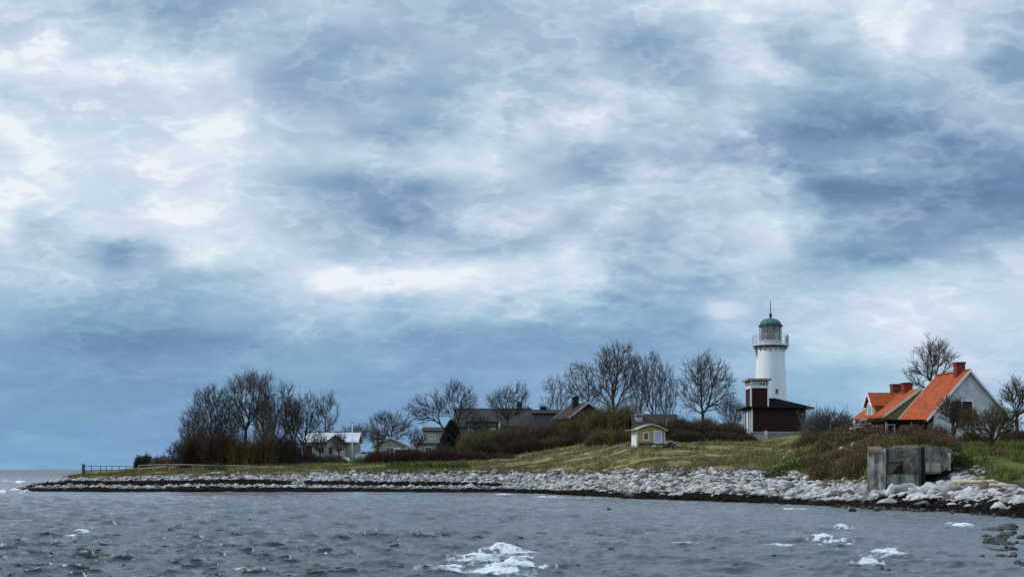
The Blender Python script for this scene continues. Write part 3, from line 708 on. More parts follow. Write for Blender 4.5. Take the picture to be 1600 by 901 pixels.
BROWNROOF = striped('brown_roofing', (.03,.022,.02), 'Z', 1.5, .5, .9, .35)
SLATE = mat('slate_blue_roofing', (.06,.068,.08), .8, .25, 1.5)
PALEROOF = mat('pale_metal_roofing', (.46,.48,.5), .45, .3, 1.1, col2=(.6,.62,.64), spec=.5)
GREYW = mat('weathered_grey_wall', (.36,.35,.32), .9, .25, 1.3)
BROWNW = mat('brown_wall', (.06,.038,.026), .9, .3, 2)
PALEGREEN = mat('pale_green_wall', (.26,.29,.2), .85, .15, 2)
CREAMWALL = mat('cream_wall', (.36,.34,.28), .85, .15, 2)
SLATEW = mat('slate_grey_wall', (.085,.095,.115), .85, .25, 2)
GLASS = glass_mat('window_glass')
GLASSP = glass_mat('pale_window_glass', (.3,.34,.36), .12)
CONC = mat('concrete_plinth', (.2,.2,.205), .92, .25, 2.2, .4)
IRONW = mat('white_iron', (.76,.77,.78), .5, .07, 1.0, stretch=(3, 3, .2))
IRONG = mat('grey_iron', (.4,.41,.43), .55, .15, 3)
DARKM = mat('dark_metal', (.03,.032,.035), .5, .3, 4, spec=.5)
COPPER = mat('verdigris_copper', (.05,.13,.115), .6, .35, 3.5)
BEIGE = mat('beige_blind', (.75,.68,.55), .8, .15, 3)
WOODG = mat('weathered_wood', (.26,.23,.2), .9, .3, 4)
WOODP = mat('pale_wood', (.42,.35,.24), .9, .3, 4)

# ------------------------------------------------------------------ generic gabled house: gables at y = -l/2 (front) and +l/2, ridge along y
def pane(parent, name, x0, x1, z0, z1, y, fm, gm=None, axis='y', sgn=-1, fw=.1, proud=.04):
    """window or door: a frame mesh and its pane; the wall plane is y (or x); sgn is the outward side"""
    m = MB(); g = MB(); o = y + sgn*proud; i = y - sgn*.04
    def bx(b, a0, a1, c0, c1, p, q):
        lo, hi = min(p,q), max(p,q)
        if axis == 'y': b.box(a0,a1,lo,hi,c0,c1)
        else: b.box(lo,hi,a0,a1,c0,c1)
    bx(m, x0-fw, x0, z0-fw, z1+fw, i, o); bx(m, x1, x1+fw, z0-fw, z1+fw, i, o)
    bx(m, x0, x1, z1, z1+fw, i, o); bx(m, x0, x1, z0-fw, z0, i, o)
    if name == 'window' and x1-x0 > .7: c = (x0+x1)/2; bx(m, c-.03, c+.03, z0, z1, i, y+sgn*proud*.8)
    f = m.build(name, fm, parent)
    bx(g, x0, x1, z0, z1, i, y+sgn*.012); g.build('pane' if name == 'window' else 'panel', gm or GLASS, f)
    return f
def gable_house(r, w, l, hw, rise, wallm, roofm, trimm, oe=.35, og=.3, t=.14, base=1.2, trim=True):
    """walls, roof, bargeboards under the Empty r; returns a function giving the roof height at x"""
    R = hw + rise; sl = rise/(w/2)
    MB().prism_y([(-w/2,-base),(w/2,-base),(w/2,hw),(0,R),(-w/2,hw)], -l/2, l/2).build('wall', wallm, r)
    e = w/2+oe; g = .03
    prof = [(0,R+g+t),(-e,R+g+t-e*sl),(-e,R+g-e*sl),(0,R+g),(e,R+g-e*sl),(e,R+g+t-e*sl)]
    roof = MB().prism_y(prof, -l/2-og, l/2+og).build('roof', roofm, r)
    if trim:
        for sg in (-1, 1):
            y0 = sg*(l/2+og+.002); y1 = sg*(l/2+og+.06); b = .24; q = .05
            pr = [(0,R+g+t+q),(-e-.03,R+g+t+q-e*sl),(-e-.03,R+g+t-b-e*sl),(0,R+g+t-b),(e+.03,R+g+t-b-e*sl),(e+.03,R+g+t+q-e*sl)]
            MB().prism_y(pr, min(y0,y1), max(y0,y1)).build('bargeboard', trimm, r)
    return roof, (lambda x: R + t - abs(x)*sl)
def chimney(roof, x, y, w, z0, z1, m=None, cap=True):
    b = MB().box(x-w/2, x+w/2, y-w/2, y+w/2, z0, z1-.16)
    if cap: b.box(x-w/2-.07, x+w/2+.07, y-w/2-.07, y+w/2+.07, z1-.16, z1)
    return b.build('chimney', m or BRICK, roof)

# ------------------------------------------------------------------ the lighthouse
def lighthouse():
    d = 215; k = F/d; x = PX(1204, d); gzv = gz(1204, d) - .1
    r = empty('lighthouse', (x, d, gzv), 0, 'white iron lighthouse with a green domed lantern and a railed gallery', 'lighthouse')
    Z = lambda py: PZ(py, d) - gzv
    zd = Z(541)
    prof = [(2.72,0),(2.62,1.2),(2.52,3.2),(2.42,Z(620)),(2.33,Z(595)),(2.22,Z(570)),(2.12,Z(553)),(2.1,zd-.02)]
    tw = MB().lathe(prof, 56).build('tower', IRONW, r, smooth=True)
    sm = MB()
    for i in range(14):                                                                    # plate seams
        a = 2*math.pi*i/14 + .1
        pts = [((q+.015)*math.cos(a), (q+.015)*math.sin(a), z) for q, z in prof]
        sm.tube(pts, .008, 5)
    for py in (560, 582, 604):
        rr = np.interp(Z(py), [p[1] for p in prof], [p[0] for p in prof])
        sm.lathe([(rr-.02, Z(py)-.03),(rr+.012, Z(py)-.03),(rr+.012, Z(py)+.03),(rr-.02, Z(py)+.03)], 56)
    sm.build('plate_seam', IRONW, tw)
    # a small porthole facing the shore
    rr = 2.44; a = math.radians(-90+12)
    wv = MB(); cx, cy, cz = rr*math.cos(a), rr*math.sin(a), Z(612)
    wv.box(cx-.24, cx+.24, cy-.06, cy+.2, cz-.38, cz+.38); wf = wv.build('window', IRONG, tw)
    MB().box(cx-.17, cx+.17, cy-.075, cy-.0, cz-.3, cz+.3).build('pane', GLASS, wf)
    # gallery
    MB().lathe([(2.1,zd),(2.72,zd),(2.78,zd+.06),(2.78,zd+.24),(2.7,zd+.28),(0.2,zd+.28)], 48).build('gallery_deck', mat('grey_white_iron', (.55,.56,.58), .5, .12, 2), r)
    MB().lathe([(2.05,zd-.16),(2.5,zd-.16),(2.6,zd-.004),(2.05,zd-.004)], 48).build('deck_beam', DARKM, r)
    for i in range(16):
        a = 2*math.pi*i/16 + .2; c, s = math.cos(a), math.sin(a)
        big = abs(a - (math.pi*1.03)) < .2
        n = (-s, c); w = .06
        rt = [(2.08,-.17),(2.6,-.17),(2.6,-.28),(2.3,-.55),(2.08,-.95)] if not big else [(2.06,-.17),(2.66,-.17),(2.6,-.4),(2.42,-1.15),(2.2,-1.75),(2.1,-1.8)]
        vs = [(q*c+sg*n[0]*w, q*s+sg*n[1]*w, zd+z) for sg in (-1,1) for q, z in rt]; m = len(rt)
        MB().add(vs, [tuple(range(m)), tuple(range(2*m-1, m-1, -1))] + [(j,(j+1)%m,(j+1)%m+m,j+m) for j in range(m)]).build('bracket', IRONG, r)
    zt = zd+.28; top = Z(524)
    rail = MB()
    for zz, rad in ((top, .035), (zt+(top-zt)*.66, .02), (zt+(top-zt)*.33, .02)):
        rail.tube([(2.7*math.cos(2*math.pi*i/40), 2.7*math.sin(2*math.pi*i/40), zz) for i in range(41)], rad, 6)
    ra = rail.build('railing', IRONG, r)
    for i in range(20):
        a = 2*math.pi*(i+.5)/20
        MB().tube([(2.7*math.cos(a), 2.7*math.sin(a), zt),(2.7*math.cos(a), 2.7*math.sin(a), top)], .032, 6).build('post', IRONG, ra)
    # a solid screen on the railing, at its seaward and landward ends
    for a0, a1 in ((-.55,-.1),(.02,.35)):
        n = 6; vs = []
        for i in range(n+1):
            a = a0+(a1-a0)*i/n
            for q in (2.64,2.67):
                for z in (zt+.1, top-.08): vs.append((q*math.cos(a), q*math.sin(a), z))
        fs = []
        for i in range(n):
            b = i*4
            fs += [(b,b+4,b+5,b+1),(b+2,b+3,b+7,b+6),(b+1,b+5,b+7,b+3),(b,b+2,b+6,b+4)]
        fs += [(0,1,3,2),(n*4,n*4+2,n*4+3,n*4+1)]
        MB().add(vs, fs).build('screen', IRONG, ra)
    # lantern room
    zl = Z(531.5); zr = Z(510)
    ln = MB().lathe([(1.62,zt),(1.68,zt),(1.68,zl),(1.6,zl),(1.6,zt+.02)], 40).build('lantern_base', IRONG, r)
    gm = bpy.data.materials.new('lantern_glass'); gm.use_nodes = True
    nt = gm.node_tree; N = nt.nodes; L = nt.links; N.remove(N['Principled BSDF'])
    tr = N.new('ShaderNodeBsdfTransparent'); tr.inputs[0].default_value = (.86,.9,.9,1); gl = N.new('ShaderNodeBsdfGlossy'); gl.inputs['Roughness'].default_value = .03
    mx = N.new('ShaderNodeMixShader'); mx.inputs[0].default_value = .12
    L.new(tr.outputs[0], mx.inputs[1]); L.new(gl.outputs[0], mx.inputs[2]); L.new(mx.outputs[0], N['Material Output'].inputs[0])
    n = 40; vs = [(1.6*math.cos(2*math.pi*i/n), 1.6*math.sin(2*math.pi*i/n), z) for z in (zl, zr) for i in range(n)]
    MB().add(vs, [(i,(i+1)%n,(i+1)%n+n,i+n) for i in range(n)]).build('lantern_glazing', gm, r, smooth=True)
    for i in range(10):
        a = 2*math.pi*i/10 + math.radians(-90+10)
        MB().tube([(1.62*math.cos(a), 1.62*math.sin(a), zl),(1.62*math.cos(a), 1.62*math.sin(a), zr)], .05, 6).build('glazing_bar', DARKM, r)
    MB().lathe([(.3,zt+.3),(.3,zl+.1),(.2,zl+.2),(.34,zl+.4),(.36,zl+.75),(.2,zl+1.05),(.06,zl+1.3),(.04,zl+1.4)], 24).build('lens', DARKM, r, smooth=True)
    bl = []                                                                                  # blind drawn across the landward panes
    for i in range(9):
        a = math.radians(-5+ i*17)
        bl += [(1.5*math.cos(a), 1.5*math.sin(a), zl+.02),(1.5*math.cos(a), 1.5*math.sin(a), zr-.03),(1.53*math.cos(a), 1.53*math.sin(a), zl+.02),(1.53*math.cos(a), 1.53*math.sin(a), zr-.03)]
    fs = []
    for i in range(8):
        b = i*4; fs += [(b,b+4,b+5,b+1),(b+2,b+3,b+7,b+6),(b+1,b+5,b+7,b+3),(b,b+2,b+6,b+4)]
    fs += [(0,1,3,2),(32,34,35,33)]
    MB().add(bl, fs).build('blind', BEIGE, r)
    MB().lathe([(1.5,zr),(1.82,zr-.02),(1.86,zr+.04),(1.84,zr+.16),(1.55,zr+.2)], 40).build('roof_rim', DARKM, r)
    dt = Z(497.5); h = dt-zr-.2
    dome = MB().lathe([(1.62*math.cos(t), zr+.2+h*math.sin(t)) for t in [math.pi/2*i/10 for i in range(10)]]+[(.12,dt)], 40).build('dome', COPPER, r, smooth=True)
    for i in range(12):
        a = 2*math.pi*i/12
        MB().tube([(1.64*math.cos(t)*math.cos(a), 1.64*math.cos(t)*math.sin(a), zr+.2+h*1.01*math.sin(t)) for t in [math.pi/2*j/8*.96 for j in range(9)]], .035, 5).build('rib', mat('dark_verdigris', (.02,.06,.055), .6, .3, 4), dome)
    MB().lathe([(.2,dt-.05),(.15,dt+.2),(.22,dt+.38),(.27,dt+.55),(.2,dt+.74),(.08,dt+.85),(.07,dt+1.1)], 16).build('finial', DARKM, r, smooth=True)
    MB().tube([(0,0,dt+1.0),(0,0,Z(478)),(0,0,Z(469))], [.075,.06,.035], 8).build('spire', DARKM, r)
lighthouse()

# ------------------------------------------------------------------ dark red pilot house with its lookout tower
def pilot_house():
    d = 200; z0 = PZ(687, d) - .35
    X = lambda px: PX(px, d); Z = lambda py: PZ(py, d) - z0
    xc = X(1215); r = empty('pilot_house', (xc, d, z0), 0, 'dark red boarded house with a square lookout tower and a green black roof', 'house')
    x0, x1 = X(1174)-xc, X(1259)-xc; D = 7.4; zf, ze = Z(675.5), Z(638)
    MB().box(x0-.1, x1+.05, -.05, D, -1.0, zf).build('plinth', CONC, r)
    MB().box(x0, x1, 0, D-.1, zf+.002, ze).build('wall', DARKRED, r)
    MB().box(x0-.12, x1+.08, -.09, D+.02, zf+.003, zf+.12).build('sill_board', mat('pale_sill', (.42,.36,.34), .8, .15, 3), r)
    for xa in (x0, x1-.16):
        if xa == x0: MB().box(xa-.03, xa+.2, -.035, .2, zf+.125, ze).build('corner_board', WHITE, r)
    # glazed bay on the seaward side: white posts between tall panes
    bay = MB().box(x0-.05, x0-.012, .4, D-.8, zf+.125, ze-.1).build('bay_window', GLASS, r)
    for i, yy in enumerate((.55, 2.2, 3.3, 5.0, 6.4)):
        MB().box(x0-.14, x0-.052, yy-.16, yy+.16, zf+.13, ze-.12).build('mullion', WHITE, bay)
    MB().box(x0-.1, x0-.055, 2.45, 3.1, zf+.2, ze-.3).build('curtain', WHITE, bay)
    # hipped roof, its ridge set back
    e0, e1, f0, f1 = x0-.75, x1+1.15, -.55, D+.4; zr = Z(622.5)+.25; rx0, rx1 = X(1199)-xc+.1, X(1214)-xc+.35; ry = D*.5
    t = .16; vs = [(e0,f0,ze),(e1,f0,ze),(e1,f1,ze),(e0,f1,ze),(e0,f0,ze+t),(e1,f0,ze+t),(e1,f1,ze+t),(e0,f1,ze+t),(rx0,ry-.4,zr),(rx1,ry-.4,zr),(rx1,ry+.4,zr),(rx0,ry+.4,zr)]
    rf = MB().add(vs, [(0,3,2,1),(0,1,5,4),(1,2,6,5),(2,3,7,6),(3,0,4,7),(4,5,9,8),(5,6,10,9),(6,7,11,10),(7,4,8,11),(8,9,10,11)]).move(0,0,.003).build('roof', BLACKG, r)
    fl = MB().tube([(rx0,ry-.42,zr+.02),(rx1,ry-.42,zr+.02)], .1, 6); fl.tube([(rx1,ry-.4,zr+.02),(e1-.05,f0+.05,ze+t+.03)], .075, 6)
    fl.build('ridge_flashing', WHITE, rf)
    # lookout tower
    tx0, tx1 = X(1173.5)-xc-.02, X(1200)-xc; T = 4.2; y0 = -.12
    zt = Z(594); zm = Z(604.5)
    tw = MB().box(tx0, tx1, y0, T, ze+.3, zt).build('tower', DARKRED, r)
    for (a, b) in ((tx0, y0), (tx1, y0), (tx0, T)):
        MB().box(a-.11, a+.11, b-.05 if b == y0 else b-.1, b+.16 if b == y0 else b+.05, ze+.32, zt).build('corner_board', WHITE, tw)
    for zz in (zm, ):
        MB().box(tx0-.06, tx1+.06, y0-.075, T+.06, zz-.12, zz+.1).build('band', WHITE, tw)
    MB().box(tx0-.55, tx1+.4, y0-.5, T+.5, zt+.003, zt+.2).build('tower_roof', mat('tower_roof_felt', (.3,.3,.3), .7, .15, 2), tw)
    MB().box(tx0-.57, tx1+.42, y0-.52, T+.52, zt+.203, zt+.27).build('roof_edge', mat('grey_roof_edge', (.36,.37,.38), .7, .2, 3), tw)
    W = (tx1-tx0)
    for i in range(2):
        a = tx0+.3+i*(W-.5)/2; pane(tw, 'window', a, a+(W-.9)/2, zm+.24, zt-.28, y0, WHITE, GLASSP if i == 0 else GLASS, fw=.13)
    for i in range(3):
        a = y0+.35+i*1.35; pane(tw, 'window', a, a+1.0, zm+.24, zt-.28, tx0, WHITE, GLASSP if i else GLASS, axis='x', sgn=-1, fw=.12)
    # steps and a gatepost before the plinth
pilot_house()
# low concrete wall stub in front of the pilot house
def wall_stub():
    d = 198; z = PZ(688, d); x = PX(1190, d)
    r = empty('garden_wall', (x, d, z-.2), 0, 'short pale grey concrete wall with a taller end post before the dark red house', 'wall')
    MB().box(-1.55, .5, 0, .3, -.3, 1.05).build('panel', mat('pale_concrete', (.34,.34,.35), .9, .2, 2, .3), r)
    MB().box(.505, .82, -.08, .4, -.3, 1.6).build('post', mat('cream_concrete', (.5,.48,.42), .9, .2, 2, .3), r)
wall_stub()

# ------------------------------------------------------------------ grey gabled house and yellow house, both with orange tiles
def grey_house():
    d = 135; xc = PX(1514, d); z0 = gz(1514, d+4)-.2; l = 8.0; R = PZ(577, d)-z0-.2
    r = empty('gabled_house', (xc-.3, d+l/2, z0), math.radians(4.5), 'grey boarded house with a steep orange tiled roof and white bargeboards', 'house', 'orange roofed houses')
    w = 6.9; rise = 3.9; hw = R-rise
    rf, h = gable_house(r, w, l, hw, rise, GREYB, ORANGE, WHITE, oe=.75, og=.3)
    chimney(rf, -.15, -l/2+2.0, .85, R-.6, R+1.05)
    pr = MB().box(-.3,.3,-l/2-.02,l/2+.02,0,.1).move(0,0,R+.2); MB().box(-.12,.12,-l/2-.28,l/2+.28,R+.165,R+.25).build('ridge_cap', ORANGE, rf)
    pane(r, 'window', -1.75, .3, hw-.75, hw+1.05, -l/2, WHITE, mat('dark_shutter', (.035,.018,.014), .85, .3, 3), fw=.1)
    # porch with a flat dark roof on the seaward side
    px0 = -w/2-4.6
    pc = MB().box(px0, -w/2-.01, -l/2+.4, l/2-1, hw-.9, hw-.68).build('porch_roof', BLACKG, r)
    MB().box(px0+.3, -w/2-.02, -l/2+1.8, l/2-1.4, -.8, hw-.905).build('porch_wall', REDBROWN, r)
    for xx in (px0+.15, -w/2-2.0, -w/2-.2):
        MB().box(xx-.08, xx+.08, -l/2+.55, -l/2+.71, -.8, hw-.905).build('porch_post', WOODG, pc)
    pane(r, 'door', px0+.7, px0+1.3, .2, hw-1.2, -l/2+1.8, WHITE, REDBROWN, fw=.13)
    pane(r, 'window', px0+2.0, px0+3.2, .9, hw-1.3, -l/2+1.8, WHITE, GLASS, fw=.1)
grey_house()
def yellow_house():
    d = 150; xc = PX(1438, d); z0 = gz(1438, d+3)-.2; l = 10.0; R = PZ(605.5, d)-z0-.2
    r = empty('gabled_house', (xc-.4, d+l/2, z0), math.radians(4.5), 'yellow rendered house with an orange tiled roof, a dormer and two brick chimneys', 'house', 'orange roofed houses')
    w = 7.6; rise = 2.75; hw = R-rise
    rf, h = gable_house(r, w, l, hw, rise, OLIVEB, ORANGE, CREAMW, oe=.35, og=.3)
    chimney(rf, -.2, -l/2+3.4, .95, R-.5, R+.95); chimney(rf, -.5, -l/2+6.0, 1.0, R-.5, R+.95)
    # dormer facing the sea
    dm = empty('dormer', (0,0,0)); dm.parent = r
    xf = -w/2+.15; yc = -l/2+5.4; wd = 2.3; za = R-.15; ze = za-1.2
    n = [(yc-wd/2, ze-2.2),(yc+wd/2, ze-2.2),(yc+wd/2, ze),(yc, za-.08),(yc-wd/2, ze)]
    MB().prism_x(n, xf, -.2).build('dormer_wall', OLIVEB, dm)
    e = wd/2+.28; sl = (za-ze)/(wd/2); t = .12
    pr = [(yc, za+t),(yc-e, za+t-e*sl),(yc-e, za-e*sl),(yc, za),(yc+e, za-e*sl),(yc+e, za+t-e*sl)]
    MB().prism_x(pr, xf-.3, .1).build('dormer_roof', ORANGE, dm)
    e += .03; q = .05; b = .26
    MB().prism_x([(yc, za+t+q),(yc-e, za+t+q-e*sl),(yc-e, za+t-b-e*sl),(yc, za+t-b),(yc+e, za+t-b-e*sl),(yc+e, za+t+q-e*sl)], xf-.37, xf-.302).build('dormer_bargeboard', WHITE, dm)
    pane(dm, 'window', yc-.55, yc+.55, ze-1.15, ze+.05, xf, WHITE, GLASSP, axis='x', sgn=-1, fw=.2)
    for sg in (-1, 1): MB().box(xf-.05, xf+.2, yc+sg*(wd/2-.06)-.1, yc+sg*(wd/2-.06)+.1, ze-1.6, ze-.05).build('dormer_corner_board', CREAMW, dm)
    pane(r, 'window', -2.0, -1.0, .6, 1.9, -l/2, WHITE, GLASS)
yellow_house()

# ------------------------------------------------------------------ small yellow hut on the grass
def hut():
    d = 165; zb = PZ(691, d); xc = PX(1014.5, d)
    r = empty('beach_hut', (xc, d+1.6, zb), math.radians(7), 'small yellow beach hut with a pale blue door and white corner boards', 'hut')
    w, l, hw, R = 3.3, 3.2, PZ(671.5, d)-zb, PZ(663, d)-zb
    MB().prism_y([(-w/2,-.4),(w/2,-.4),(w/2,hw),(0,R-.02),(-w/2,hw)], -l/2, l/2).build('wall', YELLOWB, r)
    g = .02; t = .09
    top = [(0,R+t),(-.9,R+t-.26),(-w/2-.1,hw+t+.0),(-w/2-.75,hw+t-.06)]; tr = [(0,R+t),(.9,R+t-.26),(w/2+.05,hw+t),(w/2+.3,hw+t-.12)]
    prof = top + [(x, z-t+g) for x, z in reversed(top)][:-1] + [(0,R+g)] + [(x, z-t+g) for x, z in tr[1:]] + list(reversed(tr[1:]))
    rf = MB().prism_y(prof, -l/2-.35, l/2+.3).build('roof', mat('hut_roof_felt', (.3,.28,.22), .85, .2, 2), r)
    MB().prism_y([(x, z+.02) for x, z in top] + [(x, z-.09) for x, z in reversed(top)][:-1] + [(0,R+.0)] + [(x, z-.09) for x, z in tr[1:]] + [(x, z+.02) for x, z in reversed(tr[1:])], -l/2-.41, -l/2-.352).build('bargeboard', CREAMW, r)
    pane(r, 'window', -.82, -.36, .38, 1.1, -l/2, CREAMW, GLASS, fw=.17)
    pane(r, 'door', .45, 1.22, .02, 1.32, -l/2, WHITE, mat('pale_blue_paint', (.42,.52,.62), .7, .1, 2), fw=.11)
    for xa in (-w/2, w/2): MB().box(xa-.09, xa+.11 if xa < 0 else xa+.05, -l/2-.03, -l/2+.14, -.42 if xa > 0 else -.75, hw-.03).build('corner_board', CREAMW, r)
    MB().box(-w/2-.04, -w/2-.003, -l/2+.16, l/2-.16, -.6, hw-.08).build('side_boards', WHITE, r)
    MB().box(-w/2+.15, w/2-.05, -l/2-.03, l/2, -.9, -.02).build('footing', BROWNW, r)
hut()

# ------------------------------------------------------------------ houses of the hamlet
def simple_house(name, label, px0, px1, ridge_py, eave_py, base_py, d, depth, wallm, roofm, trimm, rz=0.0, ridge='x', oe=.35, og=.35, trim=True):
    """a gabled house read off the photo: ridge 'x' lies across the view, 'y' points away from it"""
    x0, x1 = PX(px0, d), PX(px1, d); xc = (x0+x1)/2; zb = PZ(base_py, d); R = PZ(ridge_py, d)-zb; hw = PZ(eave_py, d)-zb
    if ridge == 'x':
        r = empty(name, (xc, d+depth/2, zb), math.pi/2+rz, label, 'house', 'houses of the hamlet'); w, l = depth, x1-x0-2*og
    else:
        r = empty(name, (xc, d+depth/2, zb), rz, label, 'house', 'houses of the hamlet'); w, l = x1-x0-2*oe, depth
    rf, h = gable_house(r, w, l, hw, R-hw-.15, wallm, roofm, trimm, oe=oe, og=og, base=1.5, trim=trim)
    return r, rf, w, l, hw, R
GB = 'houses of the hamlet'
# long summer house by the flagpole (ridge across the view)
r, rf, w, l, hw, R = simple_house('summer_house', 'long pale metal roofed summer house beside the white flagpole', 470, 560, 674, 690, 718, 225, 6.5, GREYW, PALEROOF, WHITE)
# with rz = 90 deg the house's own -x side faces away; +x faces ... the sea front is x = +w/2 side rotated to -y
def on_front(y):                # local y of a point that lies y metres along the front, seen from the beach
    return -y
MB().box(-.1,.1,-l/2-.36,l/2+.36,R+.02,R+.13).build('ridge_cap', DARKM, rf)
def front_window(r, w, a0, a1, z0, z1, fm, gm=None, name='window'):
    """on a house turned by 90 degrees its local -x side faces the beach"""
    return pane(r, name, a0, a1, z0, z1, FRONT*w/2, fm, gm, axis='x', sgn=FRONT, fw=.1)
FRONT = -1 if (math.cos(math.pi/2)*-1 - 0) < 1 and (-1*math.sin(math.pi/2)) < 0 else 1
# local (-1,0) turned by 90 deg points to (0,-1): towards the beach; local y turned by 90 deg points to -x
front_window(r, w, .9, 1.7, .9, 2.2, WHITE); front_window(r, w, -.9, -.1, .9, 2.2, WHITE); front_window(r, w, 2.9, 3.8, .5, 2.2, REDBROWN, REDBROWN, 'door')
gb = empty('gable_wing', (0,0,0)); gb.parent = r
# projecting gable towards the beach
wy = -1.15; ww = 3.0; hz = hw-.2; ap = PZ(680.5, 222)-PZ(718, 225)
MB().prism_x([(wy-ww/2,-1),(wy+ww/2,-1),(wy+ww/2,hz),(wy,ap),(wy-ww/2,hz)], -w/2-1.8, -w/2+.5).build('wing_wall', GREYW, gb)
e = ww/2+.35; sl = (ap-hz)/(ww/2)
MB().prism_x([(wy,ap+.16),(wy-e,ap+.16-e*sl),(wy-e,ap+.02-e*sl),(wy,ap+.02),(wy+e,ap+.02-e*sl),(wy+e,ap+.16-e*sl)], -w/2-2.15, -w/2+1.2).build('wing_roof', DARKROOF, gb)
pane(gb, 'window', wy+.45, wy+1.05, .9, 2.0, -w/2-1.8, GREYW, GLASS, axis='x', sgn=-1, fw=.08)
pane(gb, 'window', wy-1.1, wy-.35, .7, 2.1, -w/2-1.8, WHITE, GLASSP, axis='x', sgn=-1, fw=.08)
tr_ = MB()
tr_.box(-w/2-2.6,-w/2-2.5,1.0,5.0,-.3,.35); tr_.box(-w/2-2.63,-w/2-2.47,.95,5.05,.5,.58)
tr_.build('terrace_rail', mat('terrace_boards', (.42,.42,.4), .8, .2, 3), r)

# low pale-gabled house
r, rf, w, l, hw, R = simple_house('cottage', 'low grey cottage with a shallow gable and pale bargeboards beyond the maroon hedge', 578, 634, 682.5, 696, 716, 236, 7, GREYW, SLATE, mat('pale_trim', (.55,.53,.48), .7, .15, 2), ridge='y', rz=.12)
pane(r, 'window', -.6, .5, .8, 1.8, -l/2, WHITE, GLASS)
# white-edged garage with a small white gable
d = 228; r = empty('garage', (PX(630, d), d, PZ(716, d)), 0, 'low garage with a white fascia and a small white gable at its end', 'garage', GB)
wd = (PX(640, d)-PX(614, d))/2
MB().box(-wd, wd, .4, 4.5, -1.5, 1.55).build('wall', BROWNW, r)
rf = MB().box(-wd-.15, wd+.3, 0, 4.8, 1.553, 1.72).build('roof', SLATE, r); MB().box(-wd-.2, wd+.32, -.06, -.003, 1.45, 1.78).build('fascia', WHITE, rf)
MB().prism_y([(wd-.5,1.3),(wd+1.15,1.3),(wd+1.15,1.75),(wd+.33,2.95),(wd-.5,1.75)], -.3, -.065).build('gable_board', WHITE, r)
MB().box(wd+.02, wd+.9, .0, 3.0, -1.5, 1.29).build('brick_pier', BRICK, r)
# slate-blue roofed house
r, rf, w, l, hw, R = simple_house('bungalow', 'pale green bungalow with a slate blue roof next to the dark conifer', 641, 696, 685.5, 692.5, 714, 240, 5, PALEGREEN, SLATE, WHITE)
front_window(r, w, -.6, .4, .8, 1.7, WHITE); front_window(r, w, 1.2, 2.0, .8, 1.7, WHITE, GLASSP)
chimney(rf, .5, 1.2, .35, R-.4, R+.55, WHITE)
# dark-roofed cream house behind it
r, rf, w, l, hw, R = simple_house('village_house', 'cream walled house with a dark brown roof standing above the slate roofed bungalow', 659, 700, 666.5, 673, 700, 258, 5, CREAMWALL, BROWNROOF, mat('pale_trim', (.5,.5,.5)))
front_window(r, w, 0, 1.0, R-2.2, R-1.4, WHITE, GLASSP)
# a white pole-like chimney pipe beside it
d = 256; tag(MB().tube([(0,0,-2),(0,0,PZ(655, d)-PZ(690, d))], .11, 8).build('vent_pipe', WHITE), 'tall thin white vent pipe beside the cream walled house', 'pipe').location = (PX(658, d), d, PZ(690, d))
# the long dark-roofed house
r, rf, w, l, hw, R = simple_house('farmhouse', 'long house under a big dark grey roof with a wide shed dormer', 709, 832, 636.5, 664, 688, 250, 9, SLATEW, DARKROOF, SLATEW, oe=.5)
MB().box(-.12,.12,-l/2-.3,l/2+.3,R+.02,R+.13).build('ridge_cap', mat('pale_ridge', (.4,.4,.4)), rf)
dm = empty('dormer', (0,0,0)); dm.parent = r
ya, yb = -(PX(778,250)-PX(770.5,250)), (PX(770.5,250)-PX(729,250))
zt = PZ(657.5, 250)-PZ(688, 250); zbm = PZ(674, 250)-PZ(688, 250)
MB().box(-w/2-.3, -w/2+3.2, ya, yb, zbm, zt-.2).build('dormer_wall', SLATEW, dm)
MB().box(-w/2-.75, -w/2+3.6, ya-.25, yb+.25, zt-.197, zt).build('dormer_roof', SLATE, dm)
pane(dm, 'window', ya+.5, ya+2.6, zbm+.35, zt-.7, -w/2-.3, GREYW, GLASSP, axis='x', sgn=-1, fw=.1)
pane(dm, 'window', ya+3.0, yb-.4, zbm+.35, zt-.7, -w/2-.3, GREYW, GLASS, axis='x', sgn=-1, fw=.1)
MB().box(-w/2-.6, -w/2-.31, ya-.4, ya-.12, zbm-.7, zt-.2).build('dormer_post', WHITE, dm)
chimney(rf, 0, -(PX(812,250)-PX(770.5,250)), .95, R-.8, R+1.25, mat('dark_brick', (.03,.022,.02), .9, .3, 4))
chimney(rf, 0, -(PX(826,250)-PX(770.5,250)), .35, R-.8, R+.5, mat('dark_brick', (.03,.022,.02)), False)
# lower slate-walled wing to the next house
r, rf, w, l, hw, R = simple_house('outbuilding', 'low dark roofed outbuilding with slate grey walls joining two dark houses', 831, 893, 638.5, 645.5, 680, 248, 5, SLATEW, BROWNROOF, SLATEW, trim=False, og=.1)
chimney(rf, 0, .2+(PX(862,248)-PX(851,248)), 1.1, R-.5, R+.5, mat('dark_brick', (.03,.022,.02)))
# dark gabled house
d = 236; zb = PZ(684, d); R = PZ(628, d)-zb
r = empty('gabled_cottage', (PX(907, d), d+4.5, zb), math.radians(16), 'dark timber house whose white edged gable rises over the olive thicket', 'house', GB)
rf, h = gable_house(r, 6.0, 9, R-2.4, 2.25, BROWNW, BROWNROOF, mat('pale_trim', (.5,.5,.5)), oe=.5, og=.4)
chimney(rf, -.9, -.5, 1.0, R-1, R+1.1, mat('dark_brick', (.03,.022,.02)))
pane(r, 'window', -.3, 1.3, R-2.9, R-1.6, -4.5, REDBROWN, REDBROWN)
